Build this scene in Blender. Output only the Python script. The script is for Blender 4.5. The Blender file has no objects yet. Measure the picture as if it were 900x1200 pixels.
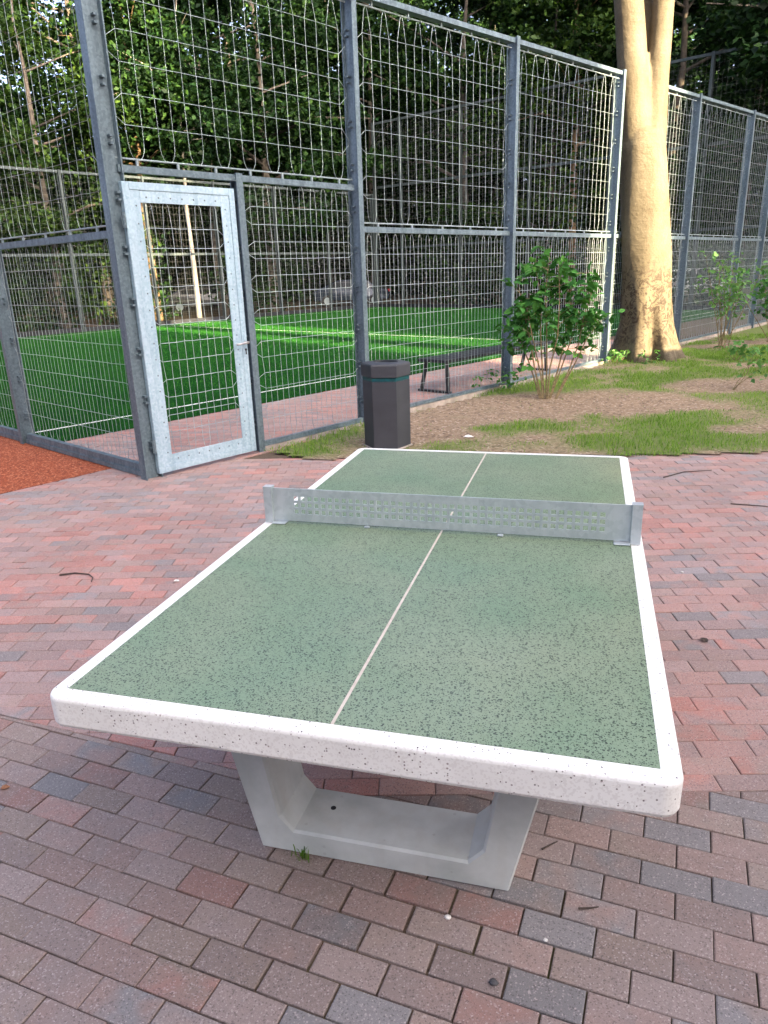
import bpy, math, random
import numpy as np
from mathutils import Vector, Matrix

R = random.Random(7)
rng = np.random.default_rng(7)
rad = math.radians
SC = bpy.context.scene

# ------------------------------------------------------------------ camera
cam_data = bpy.data.cameras.new('camera')
cam = bpy.data.objects.new('camera', cam_data)
SC.collection.objects.link(cam)
cam_data.sensor_fit = 'VERTICAL'
cam_data.sensor_height = 24.0
cam_data.lens = 0.7131 * 24.0
cam_data.clip_start = 0.05
cam_data.clip_end = 1200
cam.matrix_world = Matrix(((0.964424, -0.053604, 0.258869, 0.5282),
                           (0.262489, 0.31049, -0.913617, -2.6874),
                           (-0.031403, 0.949064, 0.313514, 1.7544),
                           (0, 0, 0, 1)))
SC.camera = cam

# ------------------------------------------------------------------ light
SUN_EL = rad(15.0)
SUN_H = Vector((0.82, -0.572)).normalized()          # horizontal direction towards the sun
SUN_N = Vector((0.572, 0.82)).normalized()           # across the sun's direction
world = bpy.data.worlds.new('World')
SC.world = world
world.use_nodes = True
wn = world.node_tree
sky = wn.nodes.new('ShaderNodeTexSky')
sky.sky_type = 'NISHITA'
sky.sun_disc = False
sky.sun_elevation = SUN_EL
sky.sun_rotation = math.atan2(SUN_H.x, SUN_H.y)
sky.air_density = 0.25
sky.dust_density = 8.0
sky.ozone_density = 0.0
bg = wn.nodes['Background']
bg.inputs['Strength'].default_value = 0.15
wn.links.new(sky.outputs[0], bg.inputs[0])
sun_data = bpy.data.lights.new('sun', 'SUN')
sun_data.energy = 3.2
sun_data.angle = rad(0.6)
sun_data.color = (1.0, 0.79, 0.48)
sun = bpy.data.objects.new('sun', sun_data)
SC.collection.objects.link(sun)
to_sun = Vector((SUN_H.x * math.cos(SUN_EL), SUN_H.y * math.cos(SUN_EL), math.sin(SUN_EL)))
sun.rotation_euler = to_sun.to_track_quat('Z', 'Y').to_euler()
sun.location = (30, -20, 30)
SC.view_settings.view_transform = 'Standard'
SC.view_settings.look = 'None'
SC.view_settings.gamma = 1.0
SC.view_settings.exposure = 3.85
SC.cycles.use_denoising = True
SC.cycles.max_bounces = 6
SC.cycles.transparent_max_bounces = 4
SC.cycles.sample_clamp_indirect = 4.0

# ------------------------------------------------------------------ helpers
def link(o):
    SC.collection.objects.link(o)
    return o

def tag(o, label=None, cat=None, group=None, kind=None):
    if label: o['label'] = label
    if cat: o['category'] = cat
    if group: o['group'] = group
    if kind: o['kind'] = kind
    return o

def empty(name, loc=(0, 0, 0), label=None, cat=None, group=None, rz=0.0, kind=None):
    o = bpy.data.objects.new(name, None)
    o.location = loc
    o.rotation_euler = (0, 0, rz)
    o.empty_display_size = 0.1
    link(o)
    return tag(o, label, cat, group, kind)

def copy_tree(o, parent=None):
    c = o.copy()
    link(c)
    c.parent = parent
    for ch in o.children:
        copy_tree(ch, c)
    return c

class MB:
    """collects faces for one mesh"""
    def __init__(self):
        self.v = []
        self.f = []
    def add(self, vs, fs):
        o = len(self.v)
        self.v.extend([tuple(p) for p in vs])
        self.f.extend([tuple(i + o for i in f) for f in fs])
        return self
    def box(self, c, s, ax=None, bev=0.0):
        c = Vector(c)
        X, Y, Z = ax if ax else (Vector((1, 0, 0)), Vector((0, 1, 0)), Vector((0, 0, 1)))
        hx, hy, hz = s[0] / 2, s[1] / 2, s[2] / 2
        P = lambda a, b, d: c + X * a + Y * b + Z * d
        if bev <= 0:
            vs = [P(a * hx, b * hy, d * hz) for d in (-1, 1) for a, b in ((-1, -1), (1, -1), (1, 1), (-1, 1))]
            fs = [(3, 2, 1, 0), (4, 5, 6, 7), (0, 1, 5, 4), (1, 2, 6, 5), (2, 3, 7, 6), (3, 0, 4, 7)]
        else:
            k = bev
            ring = [(-hx + k, -hy), (hx - k, -hy), (hx, -hy + k), (hx, hy - k), (hx - k, hy), (-hx + k, hy), (-hx, hy - k), (-hx, -hy + k)]
            inn = [(max(-hx + k, min(hx - k, a)), max(-hy + k, min(hy - k, b))) for a, b in ring]
            vs = [P(a, b, -hz) for a, b in inn] + [P(a, b, -hz + k) for a, b in ring] + [P(a, b, hz - k) for a, b in ring] + [P(a, b, hz) for a, b in inn]
            fs = [tuple(range(7, -1, -1)), tuple(range(24, 32))]
            for r in range(3):
                for i in range(8):
                    j = (i + 1) % 8
                    fs.append((r * 8 + i, r * 8 + j, r * 8 + 8 + j, r * 8 + 8 + i))
        return self.add(vs, fs)
    def prism(self, poly, z0, z1, fr=None):
        """poly: 2-D ccw; fr(x, y, z) -> world"""
        fr = fr or (lambda x, y, z: (x, y, z))
        n = len(poly)
        vs = [fr(x, y, z0) for x, y in poly] + [fr(x, y, z1) for x, y in poly]
        fs = [tuple(range(n - 1, -1, -1)), tuple(range(n, 2 * n))]
        fs += [(i, (i + 1) % n, n + (i + 1) % n, n + i) for i in range(n)]
        return self.add(vs, fs)
    def tube(self, pts, r, sides=4, cap=True, rot=0.0):
        pts = [Vector(p) for p in pts]
        n = len(pts)
        rs = r if isinstance(r, (list, tuple)) else [r] * n
        t0 = (pts[1] - pts[0]).normalized()
        ref = Vector((0, 0, 1)) if abs(t0.z) < 0.9 else Vector((1, 0, 0))
        a = t0.cross(ref).normalized()
        vs = []
        for i in range(n):
            t = (pts[min(i + 1, n - 1)] - pts[max(i - 1, 0)])
            if t.length < 1e-9: t = t0.copy()
            t.normalize()
            a = (a - t * a.dot(t)).normalized()
            b = t.cross(a)
            for k in range(sides):
                an = rot + 2 * math.pi * k / sides
                vs.append(pts[i] + (a * math.cos(an) + b * math.sin(an)) * rs[i])
        fs = []
        for i in range(n - 1):
            for k in range(sides):
                j = (k + 1) % sides
                fs.append((i * sides + k, i * sides + j, (i + 1) * sides + j, (i + 1) * sides + k))
        if cap:
            fs.append(tuple(range(sides - 1, -1, -1)))
            fs.append(tuple((n - 1) * sides + k for k in range(sides)))
        return self.add(vs, fs)
    def lathe(self, prof, c=(0, 0, 0), sides=16, rot=0.0):
        vs, fs = [], []
        for r, z in prof:
            for k in range(sides):
                an = rot + 2 * math.pi * k / sides
                vs.append((c[0] + r * math.cos(an), c[1] + r * math.sin(an), c[2] + z))
        for i in range(len(prof) - 1):
            for k in range(sides):
                j = (k + 1) % sides
                fs.append((i * sides + k, i * sides + j, (i + 1) * sides + j, (i + 1) * sides + k))
        fs.append(tuple(range(sides - 1, -1, -1)))
        fs.append(tuple((len(prof) - 1) * sides + k for k in range(sides)))
        return self.add(vs, fs)
    def octa(self, c, r):
        x, y, z = c
        vs = [(x + r, y, z), (x, y + r, z), (x - r, y, z), (x, y - r, z), (x, y, z + r), (x, y, z - r)]
        fs = [(0, 1, 4), (1, 2, 4), (2, 3, 4), (3, 0, 4), (1, 0, 5), (2, 1, 5), (3, 2, 5), (0, 3, 5)]
        return self.add(vs, fs)
    def mesh(self, name, mat, smooth=False):
        me = bpy.data.meshes.new(name)
        me.from_pydata(self.v, [], self.f)
        if mat: me.materials.append(mat)
        if smooth:
            me.polygons.foreach_set('use_smooth', [True] * len(me.polygons))
        me.update()
        return me
    def build(self, name, mat, parent=None, smooth=False, kind=None):
        o = bpy.data.objects.new(name, self.mesh(name, mat, smooth))
        link(o)
        if parent:
            o.parent = parent
        if kind: o['kind'] = kind
        return o

def raw_mesh(name, verts, faces_n, idx, mat, smooth=False):
    """verts (N,3) array; every face has faces_n corners; idx flat"""
    me = bpy.data.meshes.new(name)
    nv, nf = len(verts), len(idx) // faces_n
    me.vertices.add(nv)
    me.vertices.foreach_set('co', np.asarray(verts, np.float32).ravel())
    me.loops.add(nf * faces_n)
    me.loops.foreach_set('vertex_index', np.asarray(idx, np.int32))
    me.polygons.add(nf)
    me.polygons.foreach_set('loop_start', np.arange(0, nf * faces_n, faces_n, dtype=np.int32))
    me.polygons.foreach_set('loop_total', np.full(nf, faces_n, np.int32))
    if smooth:
        me.polygons.foreach_set('use_smooth', np.ones(nf, bool))
    me.update(calc_edges=True)
    me.validate()
    if mat: me.materials.append(mat)
    return me

# value noise for layouts
_perm = rng.random((64, 64))
def vnoise(x, y, s=1.0, ox=0.0):
    x = np.asarray(x, float) * s + ox + 1000
    y = np.asarray(y, float) * s + ox * 1.7 + 1000
    xi, yi = np.floor(x).astype(int), np.floor(y).astype(int)
    fx, fy = x - xi, y - yi
    fx, fy = fx * fx * (3 - 2 * fx), fy * fy * (3 - 2 * fy)
    g = lambda a, b: _perm[a % 64, b % 64]
    return (g(xi, yi) * (1 - fx) + g(xi + 1, yi) * fx) * (1 - fy) + (g(xi, yi + 1) * (1 - fx) + g(xi + 1, yi + 1) * fx) * fy

# ------------------------------------------------------------------ materials
class NT:
    def __init__(self, name):
        self.m = bpy.data.materials.new(name)
        self.m.use_nodes = True
        self.t = self.m.node_tree
        self.b = self.t.nodes['Principled BSDF']
        self.o = self.t.nodes['Material Output']
    def n(self, typ, **kw):
        nd = self.t.nodes.new(typ)
        for k, v in kw.items():
            setattr(nd, k, v)
        return nd
    def l(self, a, b):
        self.t.links.new(a, b)
    def pos(self, obj=True):
        return self.n('ShaderNodeTexCoord').outputs['Object'] if obj else self.n('ShaderNodeNewGeometry').outputs['Position']
    def noise(self, co, scale, detail=4.0, rough=0.55, dist=0.0):
        nd = self.n('ShaderNodeTexNoise')
        nd.inputs['Scale'].default_value = scale
        nd.inputs['Detail'].default_value = detail
        nd.inputs['Roughness'].default_value = rough
        nd.inputs['Distortion'].default_value = dist
        self.l(co, nd.inputs['Vector'])
        return nd.outputs[0]
    def vor(self, co, scale, out='Color', feature='F1'):
        nd = self.n('ShaderNodeTexVoronoi', feature=feature)
        nd.inputs['Scale'].default_value = scale
        self.l(co, nd.inputs['Vector'])
        return nd.outputs[out]
    def ramp(self, fac, stops, interp='LINEAR'):
        nd = self.n('ShaderNodeValToRGB')
        cr = nd.color_ramp
        cr.interpolation = interp
        while len(cr.elements) < len(stops):
            cr.elements.new(0.5)
        for e, (p, c) in zip(cr.elements, stops):
            e.position = p
            e.color = (*c, 1) if not isinstance(c, (int, float)) else (c, c, c, 1)
        self.l(fac, nd.inputs[0])
        return nd.outputs[0]
    def mix(self, fac, a, b, typ='MIX'):
        nd = self.n('ShaderNodeMix', data_type='RGBA', blend_type=typ)
        for s, v in ((nd.inputs[0], fac), (nd.inputs[6], a), (nd.inputs[7], b)):
            if isinstance(v, (int, float)): s.default_value = v
            elif isinstance(v, tuple): s.default_value = (*v, 1)
            else: self.l(v, s)
        return nd.outputs[2]
    def math(self, op, a, b=0.5):
        nd = self.n('ShaderNodeMath', operation=op)
        for s, v in ((nd.inputs[0], a), (nd.inputs[1], b)):
            if isinstance(v, (int, float)): s.default_value = v
            else: self.l(v, s)
        return nd.outputs[0]
    def sep(self, col):
        nd = self.n('ShaderNodeSeparateColor')
        self.l(col, nd.inputs[0])
        return nd.outputs
    def bump(self, h, strength=0.3, dist=0.01):
        nd = self.n('ShaderNodeBump')
        nd.inputs['Strength'].default_value = strength
        nd.inputs['Distance'].default_value = dist
        self.l(h, nd.inputs['Height'])
        self.l(nd.outputs[0], self.b.inputs['Normal'])
    def set(self, col=None, rough=None, metal=None, spec=None):
        for key, v in (('Base Color', col), ('Roughness', rough), ('Metallic', metal), ('Specular IOR Level', spec)):
            if v is None: continue
            s = self.b.inputs[key]
            if isinstance(v, (int, float)): s.default_value = v
            elif isinstance(v, tuple): s.default_value = (*v, 1)
            else: self.l(v, s)
        return self

def noisy(name, c1, c2, scale=4.0, rough=0.7, metal=0.0, bump=0.0, bscale=60.0, spec=0.5):
    k = NT(name)
    p = k.pos()
    k.set(k.ramp(k.noise(p, scale, 5), [(0.35, c1), (0.65, c2)]), rough, metal, spec)
    if bump: k.bump(k.noise(p, bscale, 3), bump, 0.004)
    return k.m

M = {}
# galvanised steel: spangle and streaks
def galv(name, lo, hi, metal, rough):
    k = NT(name)
    p = k.pos()
    st = k.n('ShaderNodeMapping')
    st.inputs['Scale'].default_value = (14, 14, 1.4)
    k.l(p, st.inputs[0])
    a = k.noise(st.outputs[0], 1.0, 4)
    b = k.sep(k.vor(p, 55))[0]
    f = k.math('ADD', k.math('MULTIPLY', a, 0.75), k.math('MULTIPLY', b, 0.25))
    k.set(k.ramp(f, [(0.3, lo), (0.7, hi)]), k.ramp(a, [(0.3, rough + 0.12), (0.7, rough - 0.08)]), metal)
    return k.m
M['steel'] = galv('galvanised_steel', (0.075, 0.11, 0.132), (0.15, 0.205, 0.24), 0.4, 0.45)
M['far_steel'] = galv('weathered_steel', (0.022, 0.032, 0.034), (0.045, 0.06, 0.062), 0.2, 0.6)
M['gate'] = galv('gate_steel', (0.27, 0.39, 0.475), (0.42, 0.55, 0.635), 0.3, 0.42)
M['wire'] = galv('wire_steel', (0.20, 0.25, 0.265), (0.30, 0.36, 0.375), 0.35, 0.45)
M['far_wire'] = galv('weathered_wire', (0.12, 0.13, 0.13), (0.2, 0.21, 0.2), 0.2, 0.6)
M['net_plate'] = galv('net_plate_steel', (0.36, 0.415, 0.44), (0.48, 0.535, 0.56), 0.35, 0.36)
M['dark_steel'] = noisy('dark_steel', (0.010, 0.011, 0.014), (0.018, 0.020, 0.025), 5, 0.5, 0.0, 0, 60, 0.25)
M['bolt'] = noisy('bolt_zinc', (0.12, 0.15, 0.18), (0.22, 0.26, 0.3), 40, 0.4, 0.6)
M['handle'] = noisy('handle_steel', (0.45, 0.42, 0.42), (0.6, 0.56, 0.55), 30, 0.3, 0.8)

# paver
k = NT('paver')
a1 = k.n('ShaderNodeAttribute', attribute_name='tint_a').outputs['Color']
a2 = k.n('ShaderNodeAttribute', attribute_name='tint_b').outputs['Color']
wp = k.pos(False)
f = k.ramp(k.noise(wp, 9.0, 2.0, 0.5, 0.5), [(0.36, 0.0), (0.64, 1.0)])
c = k.mix(f, a1, a2)
fine = k.noise(wp, 420.0, 2.0)
c = k.mix(0.55, c, k.ramp(fine, [(0.30, 0.38), (0.62, 0.66), (0.74, 0.95)]), 'OVERLAY')
big = k.noise(wp, 1.1, 4.0)
c = k.mix(k.ramp(big, [(0.45, 0.0), (0.75, 0.35)]), c, (0.185, 0.145, 0.125))
blot = k.noise(wp, 23.0, 4.0)
c = k.mix(k.ramp(blot, [(0.55, 0.0), (0.75, 0.3)]), c, (0.12, 0.105, 0.10))
spk = k.sep(k.vor(wp, 260))
c = k.mix(k.math('MULTIPLY', k.math('GREATER_THAN', spk[0], 0.86), k.math('MULTIPLY', spk[1], 0.55)), c, (0.42, 0.37, 0.36))
c = k.mix(k.math('MULTIPLY', k.math('LESS_THAN', spk[2], 0.09), 0.45), c, (0.05, 0.042, 0.042))
k.set(c, k.ramp(blot, [(0.3, 0.72), (0.7, 0.55)]), 0.0, 0.35)
k.bump(fine, 0.35, 0.0015)
M['paver'] = k.m

k = NT('joint_sand')
wp = k.pos(False)
g = k.noise(wp, 2.2, 4)
c = k.mix(k.ramp(k.noise(wp, 120, 3), [(0.3, 0.0), (0.7, 1.0)]), (0.055, 0.042, 0.033), (0.14, 0.105, 0.08))
c = k.mix(k.ramp(g, [(0.5, 0.0), (0.68, 0.75)]), c, (0.07, 0.075, 0.028))
k.set(c, 0.95, 0, 0.1)
M['joint'] = k.m

# terrazzo
k = NT('terrazzo_white')
p = k.pos()
vc = k.sep(k.vor(p, 165))
vd = k.vor(p, 165, 'Distance')
chip = k.math('MULTIPLY', k.math('LESS_THAN', vc[0], 0.20), k.math('LESS_THAN', vd, k.math('MULTIPLY', vc[1], 0.42)))
base = k.ramp(k.noise(p, 5, 4), [(0.3, (0.70, 0.695, 0.665)), (0.7, (0.80, 0.80, 0.77))])
base = k.mix(k.math('MULTIPLY', k.math('GREATER_THAN', k.sep(k.vor(p, 210))[2], 0.72), 0.35), base, (0.55, 0.53, 0.50))
c = k.mix(chip, base, k.ramp(vc[2], [(0.0, (0.06, 0.055, 0.055)), (0.6, (0.22, 0.19, 0.19)), (1.0, (0.40, 0.35, 0.33))]))
k.set(c, 0.5, 0, 0.45)
k.bump(k.noise(p, 260, 2), 0.12, 0.001)
M['terrazzo_white'] = k.m

k = NT('terrazzo_green')
p = k.pos()
base = k.ramp(k.noise(p, 2.4, 4), [(0.3, (0.125, 0.205, 0.122)), (0.7, (0.170, 0.218, 0.132))])
base = k.mix(k.ramp(k.noise(p, 130, 2), [(0.35, 0.0), (0.7, 0.5)]), base, (0.235, 0.31, 0.205))
base = k.mix(k.ramp(k.noise(p, 1.3, 5, 0.6), [(0.45, 0.0), (0.72, 0.45)]), base, (0.275, 0.305, 0.215))
c = base
for sc_, th, rd in ((150, 0.78, 0.66), (270, 0.72, 0.66)):
    vc = k.sep(k.vor(p, sc_))
    vd = k.vor(p, sc_, 'Distance')
    chip = k.math('MULTIPLY', k.math('LESS_THAN', vc[0], th), k.math('LESS_THAN', vd, k.math('ADD', k.math('MULTIPLY', vc[1], rd * 0.7), 0.06)))
    c = k.mix(k.math('MULTIPLY', chip, 0.9), c, k.ramp(vc[2], [(0.0, (0.008, 0.014, 0.010)), (1.0, (0.055, 0.085, 0.055))]))
k.set(c, k.ramp(k.noise(p, 3.1, 4), [(0.3, 0.32), (0.7, 0.44)]), 0, 0.45)
k.bump(k.noise(p, 300, 2), 0.06, 0.001)
M['terrazzo_green'] = k.m
M['line'] = noisy('inlay_line', (0.46, 0.39, 0.32), (0.58, 0.51, 0.43), 30, 0.5)

k = NT('cast_concrete')
p = k.pos()
c = k.ramp(k.noise(p, 3.2, 6, 0.6), [(0.3, (0.36, 0.395, 0.385)), (0.7, (0.59, 0.63, 0.62))])
vd = k.vor(p, 42, 'Distance')
vr = k.sep(k.vor(p, 42))
hole = k.math('MULTIPLY', k.math('LESS_THAN', vr[0], 0.05), k.math('LESS_THAN', vd, 0.22))
c = k.mix(k.math('MULTIPLY', hole, 0.35), c, (0.30, 0.30, 0.29))
st = k.n('ShaderNodeMapping')
st.inputs['Scale'].default_value = (16, 16, 1.2)
k.l(p, st.inputs[0])
c = k.mix(k.ramp(k.noise(st.outputs[0], 1, 4), [(0.5, 0.0), (0.75, 0.35)]), c, (0.42, 0.41, 0.37))
k.set(c, 0.75, 0, 0.4)
k.bump(k.noise(p, 90, 4), 0.18, 0.003)
M['concrete'] = k.m
M['kerb'] = noisy('kerb_concrete', (0.20, 0.175, 0.15), (0.33, 0.29, 0.26), 6, 0.9, 0, 0.3, 80)

# soil bed with thin grass tint from the vertex mask
k = NT('bed_soil')
wp = k.pos(False)
gm = k.n('ShaderNodeAttribute', attribute_name='grass').outputs['Fac']
s = k.ramp(k.noise(wp, 14, 9, 0.7), [(0.3, (0.13, 0.092, 0.062)), (0.5, (0.205, 0.150, 0.103)), (0.72, (0.30, 0.228, 0.162))])
s = k.mix(k.math('MULTIPLY', k.math('GREATER_THAN', k.sep(k.vor(wp, 55))[0], 0.9), 0.6), s, (0.42, 0.36, 0.30))
s = k.mix(k.math('MULTIPLY', k.math('LESS_THAN', k.sep(k.vor(wp, 38))[1], 0.14), 0.7), s, (0.07, 0.05, 0.035))
gcol = k.ramp(k.noise(wp, 26, 6, 0.7), [(0.3, (0.055, 0.085, 0.02)), (0.7, (0.13, 0.19, 0.045))])
k.set(k.mix(k.math('MULTIPLY', gm, 0.85), s, gcol), 0.95, 0, 0.15)
k.bump(k.noise(wp, 70, 6), 0.5, 0.012)
M['soil'] = k.m

k = NT('turf')
wp = k.pos(False)
c = k.ramp(k.noise(wp, 1.2, 5, 0.6), [(0.3, (0.005, 0.042, 0.008)), (0.7, (0.010, 0.066, 0.012))])
c = k.mix(0.6, c, k.ramp(k.noise(wp, 140, 3), [(0.3, 0.25), (0.7, 0.75)]), 'OVERLAY')
k.set(c, 0.95, 0, 0.03)
k.bump(k.noise(wp, 160, 3), 0.8, 0.015)
k.b.inputs['Sheen Weight'].default_value = 0.0
k.b.inputs['Sheen Roughness'].default_value = 0.6
k.b.inputs['Sheen Tint'].default_value = (0.5, 0.75, 0.12, 1)
M['turf'] = k.m

k = NT('tartan')
wp = k.pos(False)
c = k.ramp(k.noise(wp, 90, 4, 0.8), [(0.3, (0.14, 0.03, 0.014)), (0.55, (0.29, 0.072, 0.03)), (0.75, (0.42, 0.14, 0.065))])
c = k.mix(k.ramp(k.noise(wp, 1.6, 4), [(0.4, 0.0), (0.8, 0.3)]), c, (0.22, 0.07, 0.035))
gr = k.sep(k.vor(wp, 75))
c = k.mix(k.math('MULTIPLY', k.math('LESS_THAN', gr[0], 0.3), 0.7), c, (0.10, 0.022, 0.012))
c = k.mix(k.math('MULTIPLY', k.math('GREATER_THAN', gr[1], 0.8), 0.6), c, (0.55, 0.22, 0.12))
k.set(c, 0.9, 0, 0.2)
k.bump(k.noise(wp, 200, 2), 0.8, 0.006)
M['tartan'] = k.m
M['paint'] = noisy('white_paint', (0.62, 0.66, 0.60), (0.80, 0.82, 0.78), 20, 0.7)
M['forest_floor'] = noisy('forest_floor', (0.03, 0.022, 0.013), (0.085, 0.062, 0.035), 1.3, 0.95, 0, 0.5, 12, 0.1)
M['asphalt'] = noisy('asphalt', (0.04, 0.04, 0.042), (0.065, 0.065, 0.068), 3, 0.9)

# foliage
def leaf_mat(name, a, b, c3, transl=0.35):
    k = NT(name)
    rnd = k.n('ShaderNodeNewGeometry').outputs['Random Per Island']
    oi = k.n('ShaderNodeObjectInfo').outputs['Random']
    wp = k.pos(False)
    f = k.math('ADD', k.math('MULTIPLY', rnd, 0.55), k.math('ADD', k.math('MULTIPLY', k.noise(wp, 0.55, 2), 0.45), k.math('MULTIPLY', k.math('SUBTRACT', oi, 0.5), 0.2)))
    col = k.ramp(f, [(0.15, a), (0.5, b), (0.9, c3)])
    k.set(col, 0.6, 0, 0.12)
    tr = k.n('ShaderNodeBsdfTranslucent')
    k.l(k.mix(1.0, col, (1.25, 1.3, 0.55), 'MULTIPLY'), tr.inputs[0])
    mx = k.n('ShaderNodeMixShader')
    mx.inputs[0].default_value = transl
    k.l(k.b.outputs[0], mx.inputs[1])
    k.l(tr.outputs[0], mx.inputs[2])
    k.l(mx.outputs[0], k.o.inputs[0])
    return k.m
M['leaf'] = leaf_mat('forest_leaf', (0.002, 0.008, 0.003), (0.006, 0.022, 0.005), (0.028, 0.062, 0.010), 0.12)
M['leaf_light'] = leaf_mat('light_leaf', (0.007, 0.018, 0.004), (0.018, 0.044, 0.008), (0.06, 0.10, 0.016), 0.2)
M['leaf_bush'] = leaf_mat('bush_leaf', (0.024, 0.095, 0.022), (0.048, 0.165, 0.034), (0.11, 0.27, 0.055), 0.25)
M['leaf_pale'] = leaf_mat('sapling_leaf', (0.05, 0.14, 0.04), (0.09, 0.22, 0.06), (0.16, 0.30, 0.10), 0.25)
M['grass'] = leaf_mat('grass_blade', (0.06, 0.135, 0.02), (0.115, 0.235, 0.03), (0.22, 0.31, 0.06), 0.3)
M['bark_dark'] = noisy('bark_dark', (0.035, 0.03, 0.024), (0.085, 0.07, 0.055), 6, 0.95, 0, 0.8, 25)
M['bark_tan'] = noisy('bark_tan', (0.11, 0.068, 0.034), (0.19, 0.122, 0.062), 5, 0.9, 0, 0.6, 20)
M['bark_pale'] = noisy('bark_pale', (0.22, 0.19, 0.15), (0.34, 0.30, 0.24), 6, 0.85, 0, 0.4, 20)
M['stem'] = noisy('shrub_stem', (0.11, 0.085, 0.045), (0.21, 0.16, 0.085), 30, 0.9)
M['twig'] = noisy('twig', (0.03, 0.022, 0.018), (0.07, 0.05, 0.04), 60, 0.9)

# ------------------------------------------------------------------ court frame
A0 = Vector((-3.8627, 1.9091))
U = Vector((0.443, 0.8965)).normalized()
V = Vector((-U.y, U.x))
def ct(s, w, z=0.0):
    p = A0 + U * s + V * w
    return Vector((p.x, p.y, z))
def sw(x, y):
    d = Vector((x, y)) - A0
    return d.dot(U), d.dot(V)
U3, V3, Z3 = Vector((U.x, U.y, 0)), Vector((V.x, V.y, 0)), Vector((0, 0, 1))
COURT_S0, COURT_S1, COURT_W = 1.25, 26.5, 20.0

# ------------------------------------------------------------------ ground and sheets
def sheet(name, pts, z, mat, kind='structure', label=None, parent=None):
    m = MB()
    m.add([(p[0], p[1], z) for p in pts], [tuple(range(len(pts)))])
    o = m.build(name, mat, parent)
    if not parent:
        tag(o, label, None, None, kind)
    return o
sheet('ground', [(-500, -500), (500, -500), (500, 500), (-500, 500)], -0.09, M['forest_floor'], label='dark leaf-littered ground under the trees around the court')
GE0, GE1 = Vector((-2.6, 3.86)), Vector((2.224, 4.80))     # edge between paving and planting bed
def gline(x): return GE0.y + (x - GE0.x) * (GE1.y - GE0.y) / (GE1.x - GE0.x)
TW = 0.66                                                     # tartan edge
paving = sheet('paving', [(-9, -9), (13, -9), (13, 24), tuple(ct(24, 0.0)[:2]), tuple(ct(24, 2.32)[:2]), tuple(ct(1.2, 2.32)[:2]), tuple(ct(1.2, 0.68)[:2]), tuple(ct(-9, 0.68)[:2])],
               -0.011, M['joint'], label='red and grey brick paving laid in two directions')
sheet('sports_track', [tuple(ct(-9, TW)[:2]), tuple(ct(1.24, TW)[:2]), tuple(ct(1.24, 16)[:2]), tuple(ct(-9, 16)[:2])], 0.0005, M['tartan'],
      label='orange rubber sports surface outside the left fence')
turf = sheet('turf_field', [tuple(ct(1.27, 2.3)[:2]), tuple(ct(COURT_S1, 2.3)[:2]), tuple(ct(COURT_S1, COURT_W)[:2]), tuple(ct(1.27, COURT_W)[:2])], 0.004, M['turf'],
             label='dark green artificial turf pitch inside the fenced court')
def turf_line(s0, w0, s1, w1, wid=0.06):
    m = MB()
    a, b = ct(s0, w0, 0.009), ct(s1, w1, 0.009)
    d = (b - a).normalized()
    nrm = Vector((-d.y, d.x, 0)) * wid / 2
    m.add([a - nrm, b - nrm, b + nrm, a + nrm], [(0, 1, 2, 3)])
    return m.build('pitch_line', M['paint'], turf)
def fibres(n):
    s_ = rng.uniform(1.3, COURT_S1 - 0.05, n)
    w_ = rng.uniform(2.32, COURT_W - 0.05, n)
    x = A0.x + U.x * s_ + V.x * w_
    y = A0.y + U.y * s_ + V.y * w_
    a = rng.uniform(0, np.pi, n)
    h = rng.uniform(0.018, 0.034, n)
    la = rng.uniform(0, 2 * np.pi, n)
    wd = rng.uniform(0.0035, 0.006, n)
    p_ = np.zeros((n, 3, 3))
    p_[:, 0] = np.stack([x - np.cos(a) * wd, y - np.sin(a) * wd, np.full(n, 0.004)], 1)
    p_[:, 1] = np.stack([x + np.cos(a) * wd, y + np.sin(a) * wd, np.full(n, 0.004)], 1)
    p_[:, 2] = np.stack([x + np.cos(la) * h * 0.4, y + np.sin(la) * h * 0.4, 0.004 + h], 1)
    return p_.reshape(-1, 3), np.arange(n * 3)
fv, fi = fibres(330000)
M['fibre'] = leaf_mat('turf_fibre', (0.009, 0.064, 0.009), (0.019, 0.105, 0.012), (0.045, 0.155, 0.018), 0.25)
fo = link(bpy.data.objects.new('turf_fibre', raw_mesh('turf_fibre', fv, 3, fi, M['fibre'])))
fo.parent = turf
fo['kind'] = 'stuff'
turf_line(1.4, 3.1, 26, 3.1)
turf_line(1.4, 19.3, 26, 19.3)
turf_line(13.9, 3.16, 13.9, 19.24)

# ------------------------------------------------------------------ pavers
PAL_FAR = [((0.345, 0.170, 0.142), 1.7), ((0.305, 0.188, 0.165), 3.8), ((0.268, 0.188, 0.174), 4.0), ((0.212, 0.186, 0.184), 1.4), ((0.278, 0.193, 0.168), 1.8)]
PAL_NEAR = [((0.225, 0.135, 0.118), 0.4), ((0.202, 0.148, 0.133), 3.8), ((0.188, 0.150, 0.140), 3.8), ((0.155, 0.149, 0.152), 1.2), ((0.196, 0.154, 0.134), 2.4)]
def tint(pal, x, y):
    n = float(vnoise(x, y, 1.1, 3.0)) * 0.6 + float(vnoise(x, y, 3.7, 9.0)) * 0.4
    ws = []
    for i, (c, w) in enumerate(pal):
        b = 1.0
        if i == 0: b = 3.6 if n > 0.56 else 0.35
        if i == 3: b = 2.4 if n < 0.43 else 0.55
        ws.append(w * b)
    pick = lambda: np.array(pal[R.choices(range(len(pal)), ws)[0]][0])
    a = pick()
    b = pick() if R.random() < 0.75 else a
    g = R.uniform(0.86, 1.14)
    return tuple(a * g), tuple(b * g * R.uniform(0.94, 1.06))

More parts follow.
